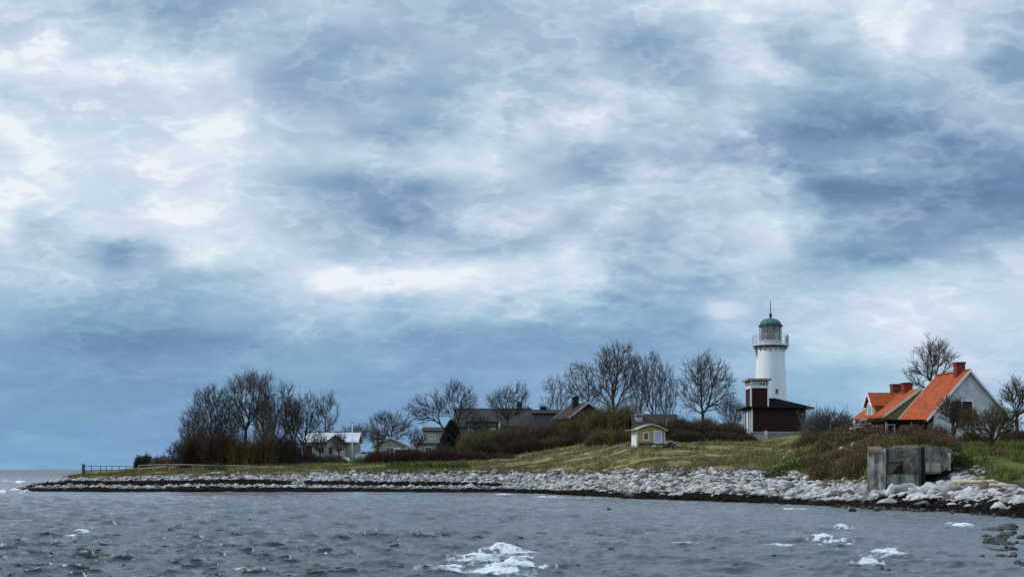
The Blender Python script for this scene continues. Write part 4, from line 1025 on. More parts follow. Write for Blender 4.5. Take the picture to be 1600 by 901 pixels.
# dark cottage behind the hut
r, rf, w, l, hw, R = simple_house('low_cottage', 'dark brown roofed cottage hidden behind the small yellow hut', 988, 1062, 645, 668, 695, 202, 7, BROWNW, BROWNROOF, BROWNW, trim=False)
front_window(r, w, -1.5, -.3, .6, 1.8, WHITE)
ch = chimney(rf, -1.6, (PX(1025,202)-PX(1000,202)), 1.0, R-2.2, R-.05, mat('pale_chimney_render', (.34,.37,.41), .85, .3, 3)); MB().box(-2.06,-1.14,(PX(1025,202)-PX(1000,202))-.46,(PX(1025,202)-PX(1000,202))+.46,R-.5,R-.3).move(-.06,0,0).build('dark_band', DARKM, ch)
d = 190; tag(MB().tube([(0,0,-1.5),(0,0,PZ(654, d)-PZ(690, d))], .09, 8).box(-.2,.2,-.06,.06,2.85,2.95).build('utility_pole', WOODG), 'pale short pole with a crossbar beside the yellow hut roof', 'pole').location = (PX(1041.5, d), d, PZ(690, d))

# ------------------------------------------------------------------ flagpole, car, fence, posts
d = 206; zb = gz(550, d)
r = empty('flagpole', (PX(550.5, d), d, zb-.1), 0, 'tall white flagpole with a small weathervane on the lawn', 'flagpole')
zt = PZ(660, d)-zb
MB().tube([(0,0,0),(0,0,zt)], [.1,.055], 10).build('pole', WHITE, r, smooth=True)
MB().tube([(0,0,zt),(0,0,zt+.15)], .08, 8).tube([(-.25,0,zt+.3),(.12,0,zt+.1)], [.02,.04], 6).build('vane', DARKM, r)
def car():
    d = 214; zb = gz(572, d); L_, Wd = 4.2, 1.7
    r = empty('parked_car', (PX(576, d), d, zb), math.radians(4), 'pale grey parked car partly hidden by the maroon hedge near the flagpole', 'car')
    pr = [(-2.1,.32),(2.1,.32),(2.1,.8),(1.95,.95),(1.05,1.0),(.55,1.42),(-.95,1.44),(-1.75,1.02),(-2.08,.9)]
    MB().prism_y(pr, -Wd/2, Wd/2).build('body', mat('pale_car_paint', (.5,.52,.52), .3, .05, 1, spec=.5), r, bevel=.06)
    for sg in (-1, 1):
        y = sg*(Wd/2+.004)
        for xs in ([(-1.45,1.03),(-.3,1.03),(-.3,1.36),(-.88,1.36)], [(-.2,1.03),(.92,1.03),(.5,1.36),(-.2,1.36)]):
            MB().prism_y(xs, min(y, y-sg*.01), max(y, y-sg*.01)+.002).build('side_window', GLASS, r)
        for xw in (-1.3, 1.3):
            w_ = MB().tube([(xw, sg*(Wd/2-.16), .31),(xw, sg*(Wd/2+.02), .31)], .31, 18).build('wheel', DARKM, r)
            MB().tube([(xw, sg*(Wd/2+.021), .31),(xw, sg*(Wd/2+.035), .31)], .18, 14).build('rim', IRONG, w_)
car()
def chair_box(px, py, d, w, h, label, m):
    r = tag(MB().box(-w/2, w/2, -.3, .3, 0, h).box(-w/2, w/2, .22, .3, h, h*1.9).box(-w/2-.05, -w/2, -.3, .3, 0, h*1.35).box(w/2, w/2+.05, -.3, .3, 0, h*1.35).build('garden_chair', m, bevel=.02), label, 'chair', 'white garden chairs')
    r.location = (PX(px, d), d, gz(px, d))
chair_box(537, 722, 209, .7, .42, 'white garden chair nearer the summer house terrace', WHITE); chair_box(543, 721, 207.5, .55, .4, 'white garden chair close to the foot of the flagpole', WHITE)

def fence_run(name, label, posts, d_of, top_of, pm, rm, rails, thick=.1):
    p0 = posts[0]; d0 = d_of(p0); o = empty(name, (PX(p0, d0), d0, gz(p0, d0)), 0, label, 'fence', 'shore fences')
    O = o.location; pts = []
    for p in posts:
        dd = d_of(p); b = Vector((PX(p, dd), dd, gz(p, dd)-.3))-O; t = Vector((PX(p, dd), dd, PZ(top_of(p), dd)))-O
        MB().box(b.x-thick/2, b.x+thick/2, b.y-thick/2, b.y+thick/2, b.z, t.z).build('post', pm, o); pts.append((b, t))
    for f in rails:
        m = MB()
        m.tube([b*(1-f)+t*f + Vector((0,-thick*.75,0)) for b, t in pts], thick*.5, 5); m.build('rail', rm, o)
    return o
fence_run('wooden_fence', 'long weathered post and rail fence in front of the leafless grove', [217, 241, 265, 302, 334, 361, 392], lambda p: np.interp(p, [217, 400], [196, 198]), lambda p: np.interp(p, [217, 265, 400], [726, 724.6, 727.5]), WOODG, WOODG, [.96], .17)
fence_run('metal_fence', 'low blue grey pipe fence out on the shingle point', [131, 143, 157, 166, 175, 186, 197, 213], lambda p: np.interp(p, [131, 213], [188, 196]), lambda p: 727.2, SLATE, SLATE, [.97, .6], .075)
d = 188.3; tag(MB().box(-.16,.16,-.16,.16,-.3,1.45).box(-.19,.19,-.19,.19,1.45,1.55).build('corner_post', mat('blue_grey_post', (.06,.075,.11), .8, .3, 3)), 'thick blue grey post at the seaward end of the pipe fence', 'post').location = (PX(131.5, d), d-.3, gz(131, d))
def marker(px, py, d, top, label, m=WOODP, t=.11):
    o = tag(MB().tube([(0,0,-.4),(.02,0,PZ(top, d)-gz(px, d)-.05),(.02,0,PZ(top, d)-gz(px, d))], [t, t*.9, t*.5], 8).build('wooden_post', m), label, 'post', 'posts on the grass')
    o.location = (PX(px, d), d, gz(px, d))
marker(860, 714, 213, 691, 'pale upright post at the edge of the grass below the thicket', WOODP, .13)
marker(265, 740, 186, 730, 'weathered stub post standing on the shingle below the wooden fence', WOODG, .1)
marker(915, 715, 214, 676, 'slender pale post rising inside the olive thicket', WOODG, .13)

# ------------------------------------------------------------------ the old concrete bunker
CONCD = mat('old_concrete', (.115,.11,.094), .95, .65, 1.6, .8, stretch=(1.6, 1.6, .9), sharp=.15)
CONCL = mat('worn_pale_concrete', (.23,.22,.195), .95, .7, 1.8, .9, stretch=(1.8, 1.6, .6), sharp=.13)
CONCB = mat('brown_stained_concrete', (.15,.115,.09), .95, .3, 2, .6)
def bunker():
    d = 96; X = lambda px: (PX(px, d)-PX(1420, d))*.966; z0 = PZ(766, d)
    Z = lambda py: PZ(py, d)-z0
    r = empty('bunker', (PX(1420, d), d, z0), math.radians(-14), 'weathered concrete bunker with two embrasures half buried in the shingle', 'bunker')
    MB().box(X(1383), X(1440), .9, 5.5, -1.2, Z(699)).build('wall', CONCD, r, worn=.07)
    p = MB().prism_x([(-.9,-1.2),(4.5,-1.2),(4.5,Z(700)),(-.5,Z(700)),(-.75,Z(702.5)),(-.9,Z(707))], X(1356.5), X(1383.5)).build('pillar', CONCL, r, worn=.07)
    MB().prism_x([(-.93,Z(709)),(.6,Z(709)),(.6,Z(699)),(-.5,Z(697.6)),(-.8,Z(700.5)),(-.93,Z(705))], X(1356), X(1378)).build('pillar_cap', CONCB, p, worn=.07)
    MB().box(X(1383.6), X(1386), .45, 1.2, -1.2, Z(702)).build('pillar_flank', CONCD, p, worn=.07)
    MB().box(X(1386), X(1436), .55, .899, -1.2, Z(741)).build('lower_apron', CONCL, r, worn=.07)
    MB().box(X(1388.5), X(1436), .72, .897, Z(721), Z(699.5)).build('lintel', CONCD, r, worn=.07)
    MB().box(X(1412), X(1436.5), .7, .896, Z(740.5), Z(721.4)).build('jamb', CONCD, r, worn=.07)
    em = MB().box(X(1389), X(1412), .86, .896, Z(740), Z(721.5)).build('embrasure', CONCB, r)
    MB().prism_y([(X(1394),Z(739)),(X(1411),Z(739)),(X(1411),Z(724)),(X(1403),Z(728))], .82, .857).build('rusted_plate', mat('rust', (.04,.02,.012), .95, .4, 4, .5), em)
    # the wing, its underside broken off along a slant
    MB().prism_y([(X(1446),-1.2),(X(1446),Z(740)),(X(1470),Z(740)),(X(1483),Z(727)),(X(1487),Z(708)),(X(1488),Z(701)),(X(1480),Z(697.2)),(X(1446),Z(697))], .45, 5.6).build('wing', CONCD, r, worn=.07)
    MB().box(X(1440.5), X(1446), 1.25, 2.3, -1.2, Z(697.5)).build('recess', mat('shaded_concrete', (.05,.05,.052), .95, .4, 2, .6), r, worn=.07)  # back of the recess between wall and wing, its shade put into the colour
    b = MB().box(X(1446.5), X(1470), .40, .447, Z(736), Z(722.5)).build('blocked_embrasure', mat('mortar_patch', (.25,.24,.2), .95, .3, 2.5, .4), r)
    MB().box(X(1452), X(1456), .385, .399, Z(735), Z(722.8)).build('joint', CONCB, b)
    MB().prism_x([(.3,Z(735)),(.45,Z(735)),(.45,Z(706)),(.3,Z(709))], X(1480.5), X(1485)).build('worn_edge', CONCL, r, worn=.07)
    MB().prism_y([(X(1446),Z(696.8)),(X(1492),Z(697)),(X(1503),Z(700)),(X(1499),Z(702)),(X(1488),Z(701.2)),(X(1481),Z(697.1)),(X(1446),Z(696.9)-.02)], .9, 5.0).build('roof_slab', mat('brown_slab', (.05,.038,.032), .95, .3, 2, .5), r)
bunker()
# flat slabs on top
for px, dd, s, lb in ((1409, 99, .75, 'flat pale brown slab lying on the bunker roof, the broader one'), (1423, 98.2, .6, 'flat greenish slab lying on the bunker roof beside the broader one')):
    o = tag(MB().add([(-s,-.4,0),(s,-.45,0),(s*.9,.5,0),(-s*.8,.4,0),(-s*.8,-.3,.2),(s*.75,-.35,.22),(s*.7,.4,.2),(-s*.65,.3,.24)], [(0,3,2,1),(4,5,6,7),(0,1,5,4),(1,2,6,5),(2,3,7,6),(3,0,4,7)]).build('stone_slab', CONCB, bevel=.05), lb, 'slab')
    o.location = (PX(px, dd), dd, PZ(699.2, 95)+.0)

# ------------------------------------------------------------------ stones
def stone_variants(n, sub, seed, flat=.62, rough=.22):
    out = []; rng = random.Random(seed)
    for i in range(n):
        bm = bmesh.new(); bmesh.ops.create_icosphere(bm, subdivisions=sub, radius=1)
        off = Vector((rng.uniform(0,99), rng.uniform(0,99), rng.uniform(0,99)))
        cuts = [(Vector((rng.gauss(0,1), rng.gauss(0,1), rng.gauss(0,1))).normalized(), rng.uniform(.62,.9)) for _ in range(9)]
        for v in bm.verts:
            p = v.co.copy()
            for c, k in cuts:
                t = p.dot(c)
                if t > k: p -= c*(t-k)*.9
            p *= 1 + rough*mnoise.noise(p*1.3+off) + rough*.35*mnoise.noise(p*3.5+off)
            v.co = Vector((p.x, p.y*.85, p.z*flat))
        bm.verts.ensure_lookup_table()
        V = np.array([v.co for v in bm.verts]); Q = np.array([[v.index for v in f.verts] for f in bm.faces]); bm.free(); out.append((V, Q))
    return out
def stone_mat(name, dark, lo, hi, wetline=None):
    m = bpy.data.materials.new(name); m.use_nodes = True; nt = m.node_tree; N = nt.nodes; L = nt.links; b = N['Principled BSDF']; b.inputs['Roughness'].default_value = .9; b.inputs['Specular IOR Level'].default_value = .25
    g = N.new('ShaderNodeNewGeometry'); oi = N.new('ShaderNodeObjectInfo')
    ad = N.new('ShaderNodeMath'); ad.operation = 'ADD'; L.new(g.outputs['Random Per Island'], ad.inputs[0]); L.new(oi.outputs['Random'], ad.inputs[1]); fr = N.new('ShaderNodeMath'); fr.operation = 'FRACT'; L.new(ad.outputs[0], fr.inputs[0])
    r = N.new('ShaderNodeValToRGB'); L.new(fr.outputs[0], r.inputs[0]); e = r.color_ramp.elements
    e[0].position = 0; e[0].color = (dark[0]*1.6, dark[1]*1.35, dark[2]*1.1, 1); k = e.new(.14); k.color = dark+(1,); e[-1].position = 1; e[-1].color = hi+(1,)
    k = e.new(.3); k.color = lo+(1,); k = e.new(.6); k.color = tuple((a+c)/2 for a, c in zip(lo, hi))+(1,)
    n = N.new('ShaderNodeTexNoise'); n.inputs['Scale'].default_value = 4; n.inputs['Detail'].default_value = 6; L.new(g.outputs['Position'], n.inputs['Vector'])
    mr = N.new('ShaderNodeMapRange'); L.new(n.outputs[0], mr.inputs[0]); mr.inputs[1].default_value = .25; mr.inputs[2].default_value = .75; mr.inputs[3].default_value = .65; mr.inputs[4].default_value = 1.2
    mx = N.new('ShaderNodeMix'); mx.data_type = 'RGBA'; mx.blend_type = 'MULTIPLY'; mx.inputs[0].default_value = 1; L.new(r.outputs[0], mx.inputs[6]); L.new(mr.outputs[0], mx.inputs[7])
    out = mx.outputs[2]
    if wetline:     # stones the waves reach are wet and weedy
        sp = N.new('ShaderNodeSeparateXYZ'); L.new(g.outputs['Position'], sp.inputs[0])
        wm = N.new('ShaderNodeMapRange'); a2 = N.new('ShaderNodeMath'); a2.operation = 'MULTIPLY_ADD'; L.new(n.outputs[0], a2.inputs[0]); a2.inputs[1].default_value = -.3; L.new(sp.outputs[2], a2.inputs[2])
        L.new(a2.outputs[0], wm.inputs[0]); wm.inputs[1].default_value = wetline-.15; wm.inputs[2].default_value = wetline
        wx = N.new('ShaderNodeMix'); wx.data_type = 'RGBA'; L.new(wm.outputs[0], wx.inputs[0]); wx.inputs[6].default_value = (.018,.014,.011,1); L.new(out, wx.inputs[7]); out = wx.outputs[2]
    L.new(out, b.inputs['Base Color'])
    bp = N.new('ShaderNodeBump'); bp.inputs['Strength'].default_value = .5; bp.inputs['Distance'].default_value = .06; L.new(n.outputs[0], bp.inputs['Height']); L.new(bp.outputs[0], b.inputs['Normal'])
    return m
STONE = stone_mat('limestone', (.075,.062,.054), (.25,.235,.22), (.54,.53,.52), .3)
STONED = stone_mat('dark_wet_stone', (.012,.01,.009), (.03,.025,.022), (.07,.06,.052))
def scatter(name, variants, px, d, size, sink, m, kind=None, label=None, cat=None, seed=1, zoff=0):
    rng = np.random.default_rng(seed); Vs = []; Qs = []; o = 0
    z, _ = ground(px, d); x = (px-800)/F*d
    pick = rng.integers(0, len(variants), len(px)); a = rng.uniform(0, 2*np.pi, len(px)); tilt = rng.normal(size=len(px))*.25
    sxy = rng.uniform(.75, 1.3, len(px))
    for v, (V, Q) in enumerate(variants):
        s = np.nonzero(pick == v)[0]
        if len(s) == 0: continue
        c, sn = np.cos(a[s])[:,None], np.sin(a[s])[:,None]; ct, st = np.cos(tilt[s])[:,None], np.sin(tilt[s])[:,None]
        vx, vy, vz = V[:,0][None]*sxy[s][:,None], V[:,1][None], V[:,2][None]
        vx, vz = vx*ct - vz*st, vx*st + vz*ct
        W = np.stack([(vx*c - vy*sn)*size[s][:,None] + x[s][:,None], (vx*sn + vy*c)*size[s][:,None] + d[s][:,None], vz*size[s][:,None] + (z[s]+zoff+size[s]*sink)[:,None]], -1).reshape(-1,3)
        n = len(V); q = (Q[None] + (np.arange(len(s))*n)[:,None,None]).reshape(-1, Q.shape[1]) + o
        Vs.append(W); Qs.append(q); o += len(W)
    ob = np_mesh(name, np.concatenate(Vs), [np.concatenate(Qs)], m)
    return tag(ob, label, cat, None, kind)
def beach_points(n, seed, s0=0.3, s1=1.0, lo=40, hi=1660, bias=1.0):
    rng = np.random.default_rng(seed); px = rng.uniform(lo, hi, n*2); t = rng.random(n*2)**bias
    dw = waterline(px); top = beach_top(px); s = s0 + t*(top*s1 - s0); d = dw + s
    # keep the density per square metre even along the beach
    keep = rng.random(n*2) < (d/180)**1.0*1.0*np.clip(top/22, .3, 1.4)
    return px[keep][:n], d[keep][:n]
ST1 = stone_variants(9, 1, 3); ST2 = stone_variants(9, 2, 4); ST3 = stone_variants(12, 3, 6, .62, .34)
def wrack(px):      # the belt of old weed that lies bare of pale stones out on the point
    return np.interp(px, [45, 110, 330, 700, 900], [8.5, 9.5, 9.5, 7, 6]), np.interp(px, [45, 200, 330, 480, 700, 900], [2.4, 3.5, 3.0, 1.9, 1.3, .5])
def pale_zone(px, d, seed):
    s = d - waterline(px); c, h = wrack(px); n = fbm((px-800)/F*d, d, seed, 7, 3)
    lo = np.interp(px, [60, 500, 900, 1000, 1300, 1640], [2.4, 2.2, 1.1, 2.5, 2.3, 2.4]) - 1.0*np.exp(-((px-1375)/40)**2)
    return (s > lo*np.clip(.35+1.3*fbm((px-800)/F*d, d, 61, 4.5, 3), .3, 1.6)*np.where(fbm((px-800)/F*d, d, 5, .8, 2) > .6, .3, 1) + (n-.5)*1.5) & ~((np.abs(s-c-(n-.5)*2) < h) & ((px < 420) | (fbm(PX(px, 160), px*0+3, 14, 6, 3) > .47))) & ~((px > 1352) & (px < 1492) & (d > 95.4))
px, d = beach_points(49000, 11, .6, 1.06, 40, 1980); ok = pale_zone(px, d, 90); px, d = px[ok], d[ok]
rng = np.random.default_rng(5); size = np.exp(rng.normal(np.log(np.interp(px, [60, 700, 1000, 1300, 1600], [.1, .1, .115, .12, .13])), .62)).clip(.05, .5)
keep = rng.random(len(px)) < np.interp(px, [60, 900, 1200, 1600], [1, .8, .62, .5]); 
scatter('shore_stones', ST1, px[keep], d[keep], size[keep], .12, STONE, 'stuff', 'pale limestone cobbles covering the whole beach', 'stones', 21)
px, d = beach_points(13000, 12, .5, 1.0, 1080, 1980); ok = pale_zone(px, d, 90); px, d = px[ok], d[ok]
size = np.exp(rng.normal(math.log(.125), .62, len(px))).clip(.06, .5)
scatter('shore_rubble', ST2, px, d, size, .15, STONE, 'stuff', 'pale stone rubble packed along the nearer part of the beach', 'stones', 22)

# rubble spilling down past the broken end of the bunker
rng = np.random.default_rng(19); n = 900; px = rng.uniform(1468, 1540, n); d = rng.uniform(91, 101.5, n); ok = d < np.interp(px, [1468, 1488, 1492, 1540], [95, 95.5, 101, 96])
px, d = px[ok], d[ok]; size = np.exp(rng.normal(math.log(.14), .5, len(px))).clip(.06, .42)
scatter('bank_rubble', ST2, px, d, size, .2, stone_mat('grey_rubble', (.05,.045,.04), (.18,.175,.16), (.42,.41,.38)), 'stuff', 'grey rubble spilling down the bank past the broken end of the bunker', 'stones', 23)

# dark weed and wet stones along the tideline
def tideline():
    rng = np.random.default_rng(9); n = 31000; px = rng.uniform(40, 1980, n); wl = waterline(px)
    d = wl + np.interp(px, [60, 500, 900, 1000, 1300, 1640], [2.4, 2.2, 1.5, 3.2, 3.2, 3.0])*(rng.random(n)**.8*1.25 - .22)
    ragged = fbm((px-800)/F*d, d, 61, 4.5, 3); d = wl + (d-wl)*np.clip(.35+1.3*ragged, .3, 1.6)
    keep = rng.random(n) < d/190; px, d = px[keep], d[keep]
    n2 = 9000; p2 = rng.uniform(42, 800, n2); c, h = wrack(p2); keep = (rng.random(n2) < h/2.4) & ((p2 < 420) | (fbm(PX(p2, 160), p2*0+3, 14, 6, 3) > .47)); p2, c, h = p2[keep], c[keep], h[keep]
    d2 = waterline(p2) + c + rng.uniform(-1.1, 1.1, len(p2))*h
    px = np.concatenate([px, p2]); d = np.concatenate([d, d2]); size = np.exp(rng.normal(math.log(.19), .4, len(px))).clip(.08, .5)
    scatter('tideline_weed', ST1, px, d, size, .1, mat('bladder_wrack', (.0085,.006,.005), .95, .5, 2, spec=.08), 'stuff', 'dark brown seaweed and wet stones along the tideline', 'seaweed', 31)
tideline()

# the boulders one can tell apart
BMESH = []
for i, (V, Q) in enumerate(ST3):
    o = np_mesh('boulder_form', V, [Q], STONE, None, False); BMESH.append(o.data); bpy.data.objects.remove(o)
BGROUP = 'pale limestone boulders along the beach'
def boulder(px, d, sx, sy, sz, rz, seed, label, group=BGROUP, name='boulder', cat='boulder', z=None, tilt=0.0, m=None):
    me = BMESH[seed % len(BMESH)]
    if m: me = me.copy(); me.materials.clear(); me.materials.append(m)
    o = bpy.data.objects.new(name, me); COL.objects.link(o)
    o.location = (PX(px, d), d, (gz(px, d) if z is None else z) + sz*.25); o.scale = (sx, sy, sz/.62); o.rotation_euler = (tilt, tilt*.7, rz)
    return tag(o, label, cat, group)
big = [
 (1414, 93.2, 1.15, .8, .62, .3, 'big pale boulder sloping up against the foot of the bunker wall'),
 (1392, 93.6, .75, .7, .62, 1.1, 'rounded pinkish grey boulder beside the bunker pillar'),
 (1413, 90.6, .6, .55, .42, .5, 'squat white boulder at the waterline below the bunker'),
 (1452, 93, 1.0, .7, .5, .7, 'long pale boulder under the broken bunker wing'),
 (1478, 91, 1.05, .75, .52, 2.4, 'tilted grey boulder on the shingle past the bunker wing'),
 (1443, 86.4, .62, .55, .4, .2, 'smooth pale boulder standing in the wet tideline'),
 (1511, 86.5, .85, .75, .62, 1.7, 'large rounded boulder with a dark face near the driftwood log'),
 (1597, 77, .75, .7, .55, .4, 'grey boulder at the water edge nearest the landward end of the stony spit'),
 (1304, 93.5, .75, .5, .5, .2, 'angular pale boulder jutting out over the dark tideline'),
 (1290, 94, .6, .5, .42, 2, 'dark based boulder beside the angular pale one'),
 (983, 121.6, 1.25, .9, .7, .4, 'largest smooth boulder on the waterline below the yellow hut'),
 (962, 122.5, .9, .7, .55, 1.4, 'upright pale boulder next to the largest smooth one'),
 (1060, 116.2, 1.5, .8, .5, .1, 'long flat boulder lying half in the dark tideline'),
 (1034, 118, .9, .7, .5, 2.2, 'pale boulder just beyond the long flat one'),
 (1118, 112, .8, .6, .42, .7, 'small white boulder above the dark bank mid beach'),
 (1230, 104, .9, .7, .5, 1.1, 'broad pale boulder topping the beach below the pilot house'),
 (1317, 127, .6, .4, .36, .3, 'pale boulder glinting in the scrub, the broader of two'),
 (1333, 126, .36, .35, .45, 1.2, 'pale boulder glinting in the scrub, the taller of two'),
 (1437, 89, .8, .5, .36, 2.6, 'flat white stone slab leaning below the bunker buttress'),
 (1543, 88, 1.1, .7, .55, .9, 'pale boulder between the driftwood and the water'),
]
for i, (px_, d_, sx, sy, sz, rz, lb) in enumerate(big): k_ = .62 if 10 <= i <= 15 else .85; boulder(px_, d_, sx*k_, sy*k_, sz*k_, rz, i*5+1, lb)
# two hundred and fifty more, alike
rng = np.random.default_rng(44); px, d = beach_points(1400, 13, 1.0, .98, 120, 1660, .8); ok = pale_zone(px, d, 90); px, d = px[ok], d[ok]
clear = ~((px > 1350) & (px < 1494) & (d > 93.5)); px, d = px[clear], d[clear]
w_ = np.where(px > 1200, 1, np.where(px > 900, .5, .22)); keep = rng.random(len(px)) < w_; px, d = px[keep][:250], d[keep][:250]
for i in range(len(px)):
    s = math.exp(rng.normal(math.log(np.interp(px[i], [100, 900, 1200, 1600], [.15, .17, .2, .25])), .4)); boulder(px[i], d[i], s*rng.uniform(.9,1.4), s*rng.uniform(.8,1.1), s*rng.uniform(.5,.75), rng.uniform(0,6.3), i, 'pale grey limestone boulder lying among the cobbles of the beach', tilt=rng.normal()*.15)
# dry stone wall of pale stones below the yellow house
d = 138; zb = PZ(675, d)
rng = np.random.default_rng(8); n = 46; pp = rng.uniform(1330, 1388, n); hh = rng.random(n)
Vs = []; Qs = []; off = 0
for i in range(n):
    V, Q = ST2[i % 9]; s = rng.uniform(.14,.3); W = V*s + np.array([PX(pp[i], d), d+rng.uniform(-.4,.4), zb+.1+hh[i]*np.interp(pp[i], [1330,1350,1365,1388], [.35,1.3,.9,.6])]); Vs.append(W); Qs.append(Q+off); off += len(V)
tag(np_mesh('stone_pile', np.concatenate(Vs), [np.concatenate(Qs)], stone_mat('pale_pile', (.1,.09,.075), (.22,.2,.16), (.4,.38,.33))), 'heap of pale round stones showing through the shrubs below the yellow house', 'stone heap')
d = 160; zb = gz(1045, d); Vs = []; Qs = []; off = 0
for i in range(60):
    V, Q = ST2[i % 9]; s = rng.uniform(.18,.38); u = rng.normal()*.6; W = V*s + np.array([PX(1045, d)+u, d+rng.normal()*.3, zb+.75*math.exp(-u*u*.6)*rng.random()+.05]); Vs.append(W); Qs.append(Q+off); off += len(V)
tag(np_mesh('stone_cairn', np.concatenate(Vs), [np.concatenate(Qs)], stone_mat('cairn_stone', (.05,.045,.04), (.12,.11,.1), (.24,.22,.2))), 'low mound of dull stones on the grass beside the yellow hut', 'stone mound')

# dark rocks awash
SK = mat('seaweed_rock', (.016,.014,.011), .5, .6, 3, .5, spec=.5)
def rock(px, py, w, h, label, i, group='dark rocks awash in the bay'):
    d = CZ*F/(py-HZ); k = d/F
    boulder(px, d, w*k*.5, w*k*.42, h*k, (i*1.3) % 3, i*7+2, label, group, 'wet_rock', 'rock', z=-h*k*.12, m=SK)
rocks = [(1421,872,13,5,'small black rock just beside the largest breaker near the spit'),(1415,893,12,5,'low dark rock on the open water between the largest breaker and the spit'),(1497,880,15,4,'thin dark rock lying flat off the stony spit'),(1535,873,12,7,'pointed dark rock off the stony spit'),(1372,890,30,7,'broad weedy rock half covered by foam'),(1388,895,14,7,'dark weedy knob in the foam below the breaker'),(782,853,15,8,'brown rock on top of which the nearest wave breaks'),(1332,798,12,6,'black rock close to the tideline below the bunker'),(1370,797,14,6,'grey black rock in the shallows before the bunker'),(1382,796,10,5,'small dark rock beside the grey black one before the bunker'),(951,797,8,4,'tiny dark rock alone in the middle of the bay'),(1338,726,1,1,''),]
for i, (a, b, w, h, lb) in enumerate(rocks[:-1]): rock(a, b, w, h, lb, i)
rng = np.random.default_rng(71)
spit = []
for i in range(95):
    py = rng.uniform(826, 884); lo = np.interp(py, [822, 835, 850, 865, 890], [1535, 1530, 1522, 1556, 1585]); px_ = lo + (1650-lo)*rng.random()**.8
    spit.append((px_, py, rng.uniform(7, 26), rng.uniform(2.5, 7)))
for i, (a, b, w, h) in enumerate(spit): rock(a, b, w, h, 'dark weedy rock of the stony spit that runs out into the bay', i+20, 'rocks of the stony spit')
for i, (a, b, w, h) in enumerate([(1550, 829, 36, 5), (1575, 824, 40, 6)]): rock(a, b, w, h, ['long greenish black slab at the tip of the stony spit', 'long dark slab at the landward root of the stony spit'][i], i+140, 'rocks of the stony spit')
# scattered wet stones at the near tideline
rng = np.random.default_rng(72)
for i in range(36):
    p = rng.uniform(1300, 1640); wl = waterline(p); d = wl - abs(rng.normal())*2.2 - .3; py = HZ + CZ*F/d
    rock(p, py, rng.uniform(5, 13), rng.uniform(2.5, 5.5), 'small dark stone poking out of the shallows at the tideline', i+200, 'small stones in the shallows')

# driftwood
def log(px0, py0, px1, py1, d0, d1, rad, label):
    a, b = P(px0, py0, d0), P(px1, py1, d1); rng = random.Random(int(px0)); pts = []; rr = []
    for i in range(9):
        f = i/8; q = a.lerp(b, f) + Vector((0, 0, rng.uniform(-.04,.04))); q.z = max(q.z, gz(800+q.x/q.y*F, q.y)+.12); pts.append(q-a); rr.append(rad*(1-.45*f)*rng.uniform(.9,1.1))
    o = tag(MB().tube(pts, rr, 9).build('driftwood_log', WOODP, smooth=True), label, 'log', 'driftwood on the shingle'); o.location = a
log(1488, 752, 1553, 752, 92, 89, .16, 'longer pale driftwood log lying across the shingle'); log(1546, 757, 1590, 758, 87, 86, .1, 'shorter thin driftwood log nearer the water')

# ------------------------------------------------------------------ bare trees
TG = 'leafless trees around the hamlet'
bare_tree(312, 214, [(306,672,24,30),(292,700,16,22)], 712, 11, 'low wind trimmed bare tree at the seaward edge of the grove', TG, n_attr=420, step=.34, kill=.55, stems=3)
bare_tree(331, 210, [(330,648,34,40),(336,628,24,22)], 690, 12, 'rounded bare tree second from the sea in the grove', TG, n_attr=620, step=.38, kill=.6)
bare_tree(384, 208, [(392,622,38,40),(394,602,32,22),(372,640,22,24)], 672, 13, 'tallest bare tree of the seaward grove, with a mushroom crown', TG, n_attr=900, step=.38, kill=.58)
bare_tree(436, 212, [(443,632,27,32),(440,660,22,34)], 690, 14, 'bare tree with a small high crown beside the tallest one', TG, n_attr=560, step=.38, kill=.6)
bare_tree(476, 216, [(480,645,27,30),(470,672,24,24)], 696, 15, 'slim bare tree standing close behind the summer house gable', TG, n_attr=520, step=.38, kill=.6)
bare_tree(508, 232, [(510,645,19,30),(502,662,18,20)], 690, 16, 'last bare tree of the seaward grove, above the pale roof', TG, n_attr=420, step=.36, kill=.58)
bare_tree(352, 213, [(356,664,18,34)], 690, 41, 'narrow bare tree filling the gap beside the tallest one', TG, n_attr=420, step=.38, kill=.6)
bare_tree(410, 215, [(412,650,18,34)], 690, 42, 'slim bare tree between the mushroom crown and the small high crown', TG, n_attr=420, step=.38, kill=.6)
bare_tree(456, 219, [(458,652,18,32)], 696, 43, 'slim bare tree right beside the small high crown', TG, n_attr=420, step=.38, kill=.6)
bare_tree(500, 214, [(498,690,12,14)], 708, 44, 'small dark bare tree before the summer house terrace', TG, n_attr=260, step=.3, kill=.45, twig_len=.6)
bare_tree(531, 214, [(530,690,13,14)], 706, 45, 'small dark bare tree before the summer house gable', TG, n_attr=260, step=.3, kill=.45, twig_len=.6)
bare_tree(590, 226, [(590,684,13,14)], 702, 46, 'small thin tree before the low grey cottage gable', TG, n_attr=200, step=.3, kill=.45, twig_len=.6)
bare_tree(652, 226, [(652,684,14,14)], 700, 47, 'small thin tree before the slate blue roof', TG, n_attr=220, step=.3, kill=.45, twig_len=.6)
bare_tree(752, 226, [(752,664,16,14)], 684, 48, 'small thin tree before the wide shed dormer', TG, n_attr=220, step=.3, kill=.45, twig_len=.6, base_py=696)
bare_tree(378, 206, [(372,680,12,32)], 705, 17, 'slender young trunk in front of the tallest bare tree', TG, name='young_tree', n_attr=160, step=.4, kill=.6, rmax=.12)
bare_tree(412, 206, [(410,672,14,38)], 700, 18, 'young olive stemmed tree under the small high crown', TG, name='young_tree', tw=TWIGO, n_attr=180, step=.4, kill=.6, rmax=.13)
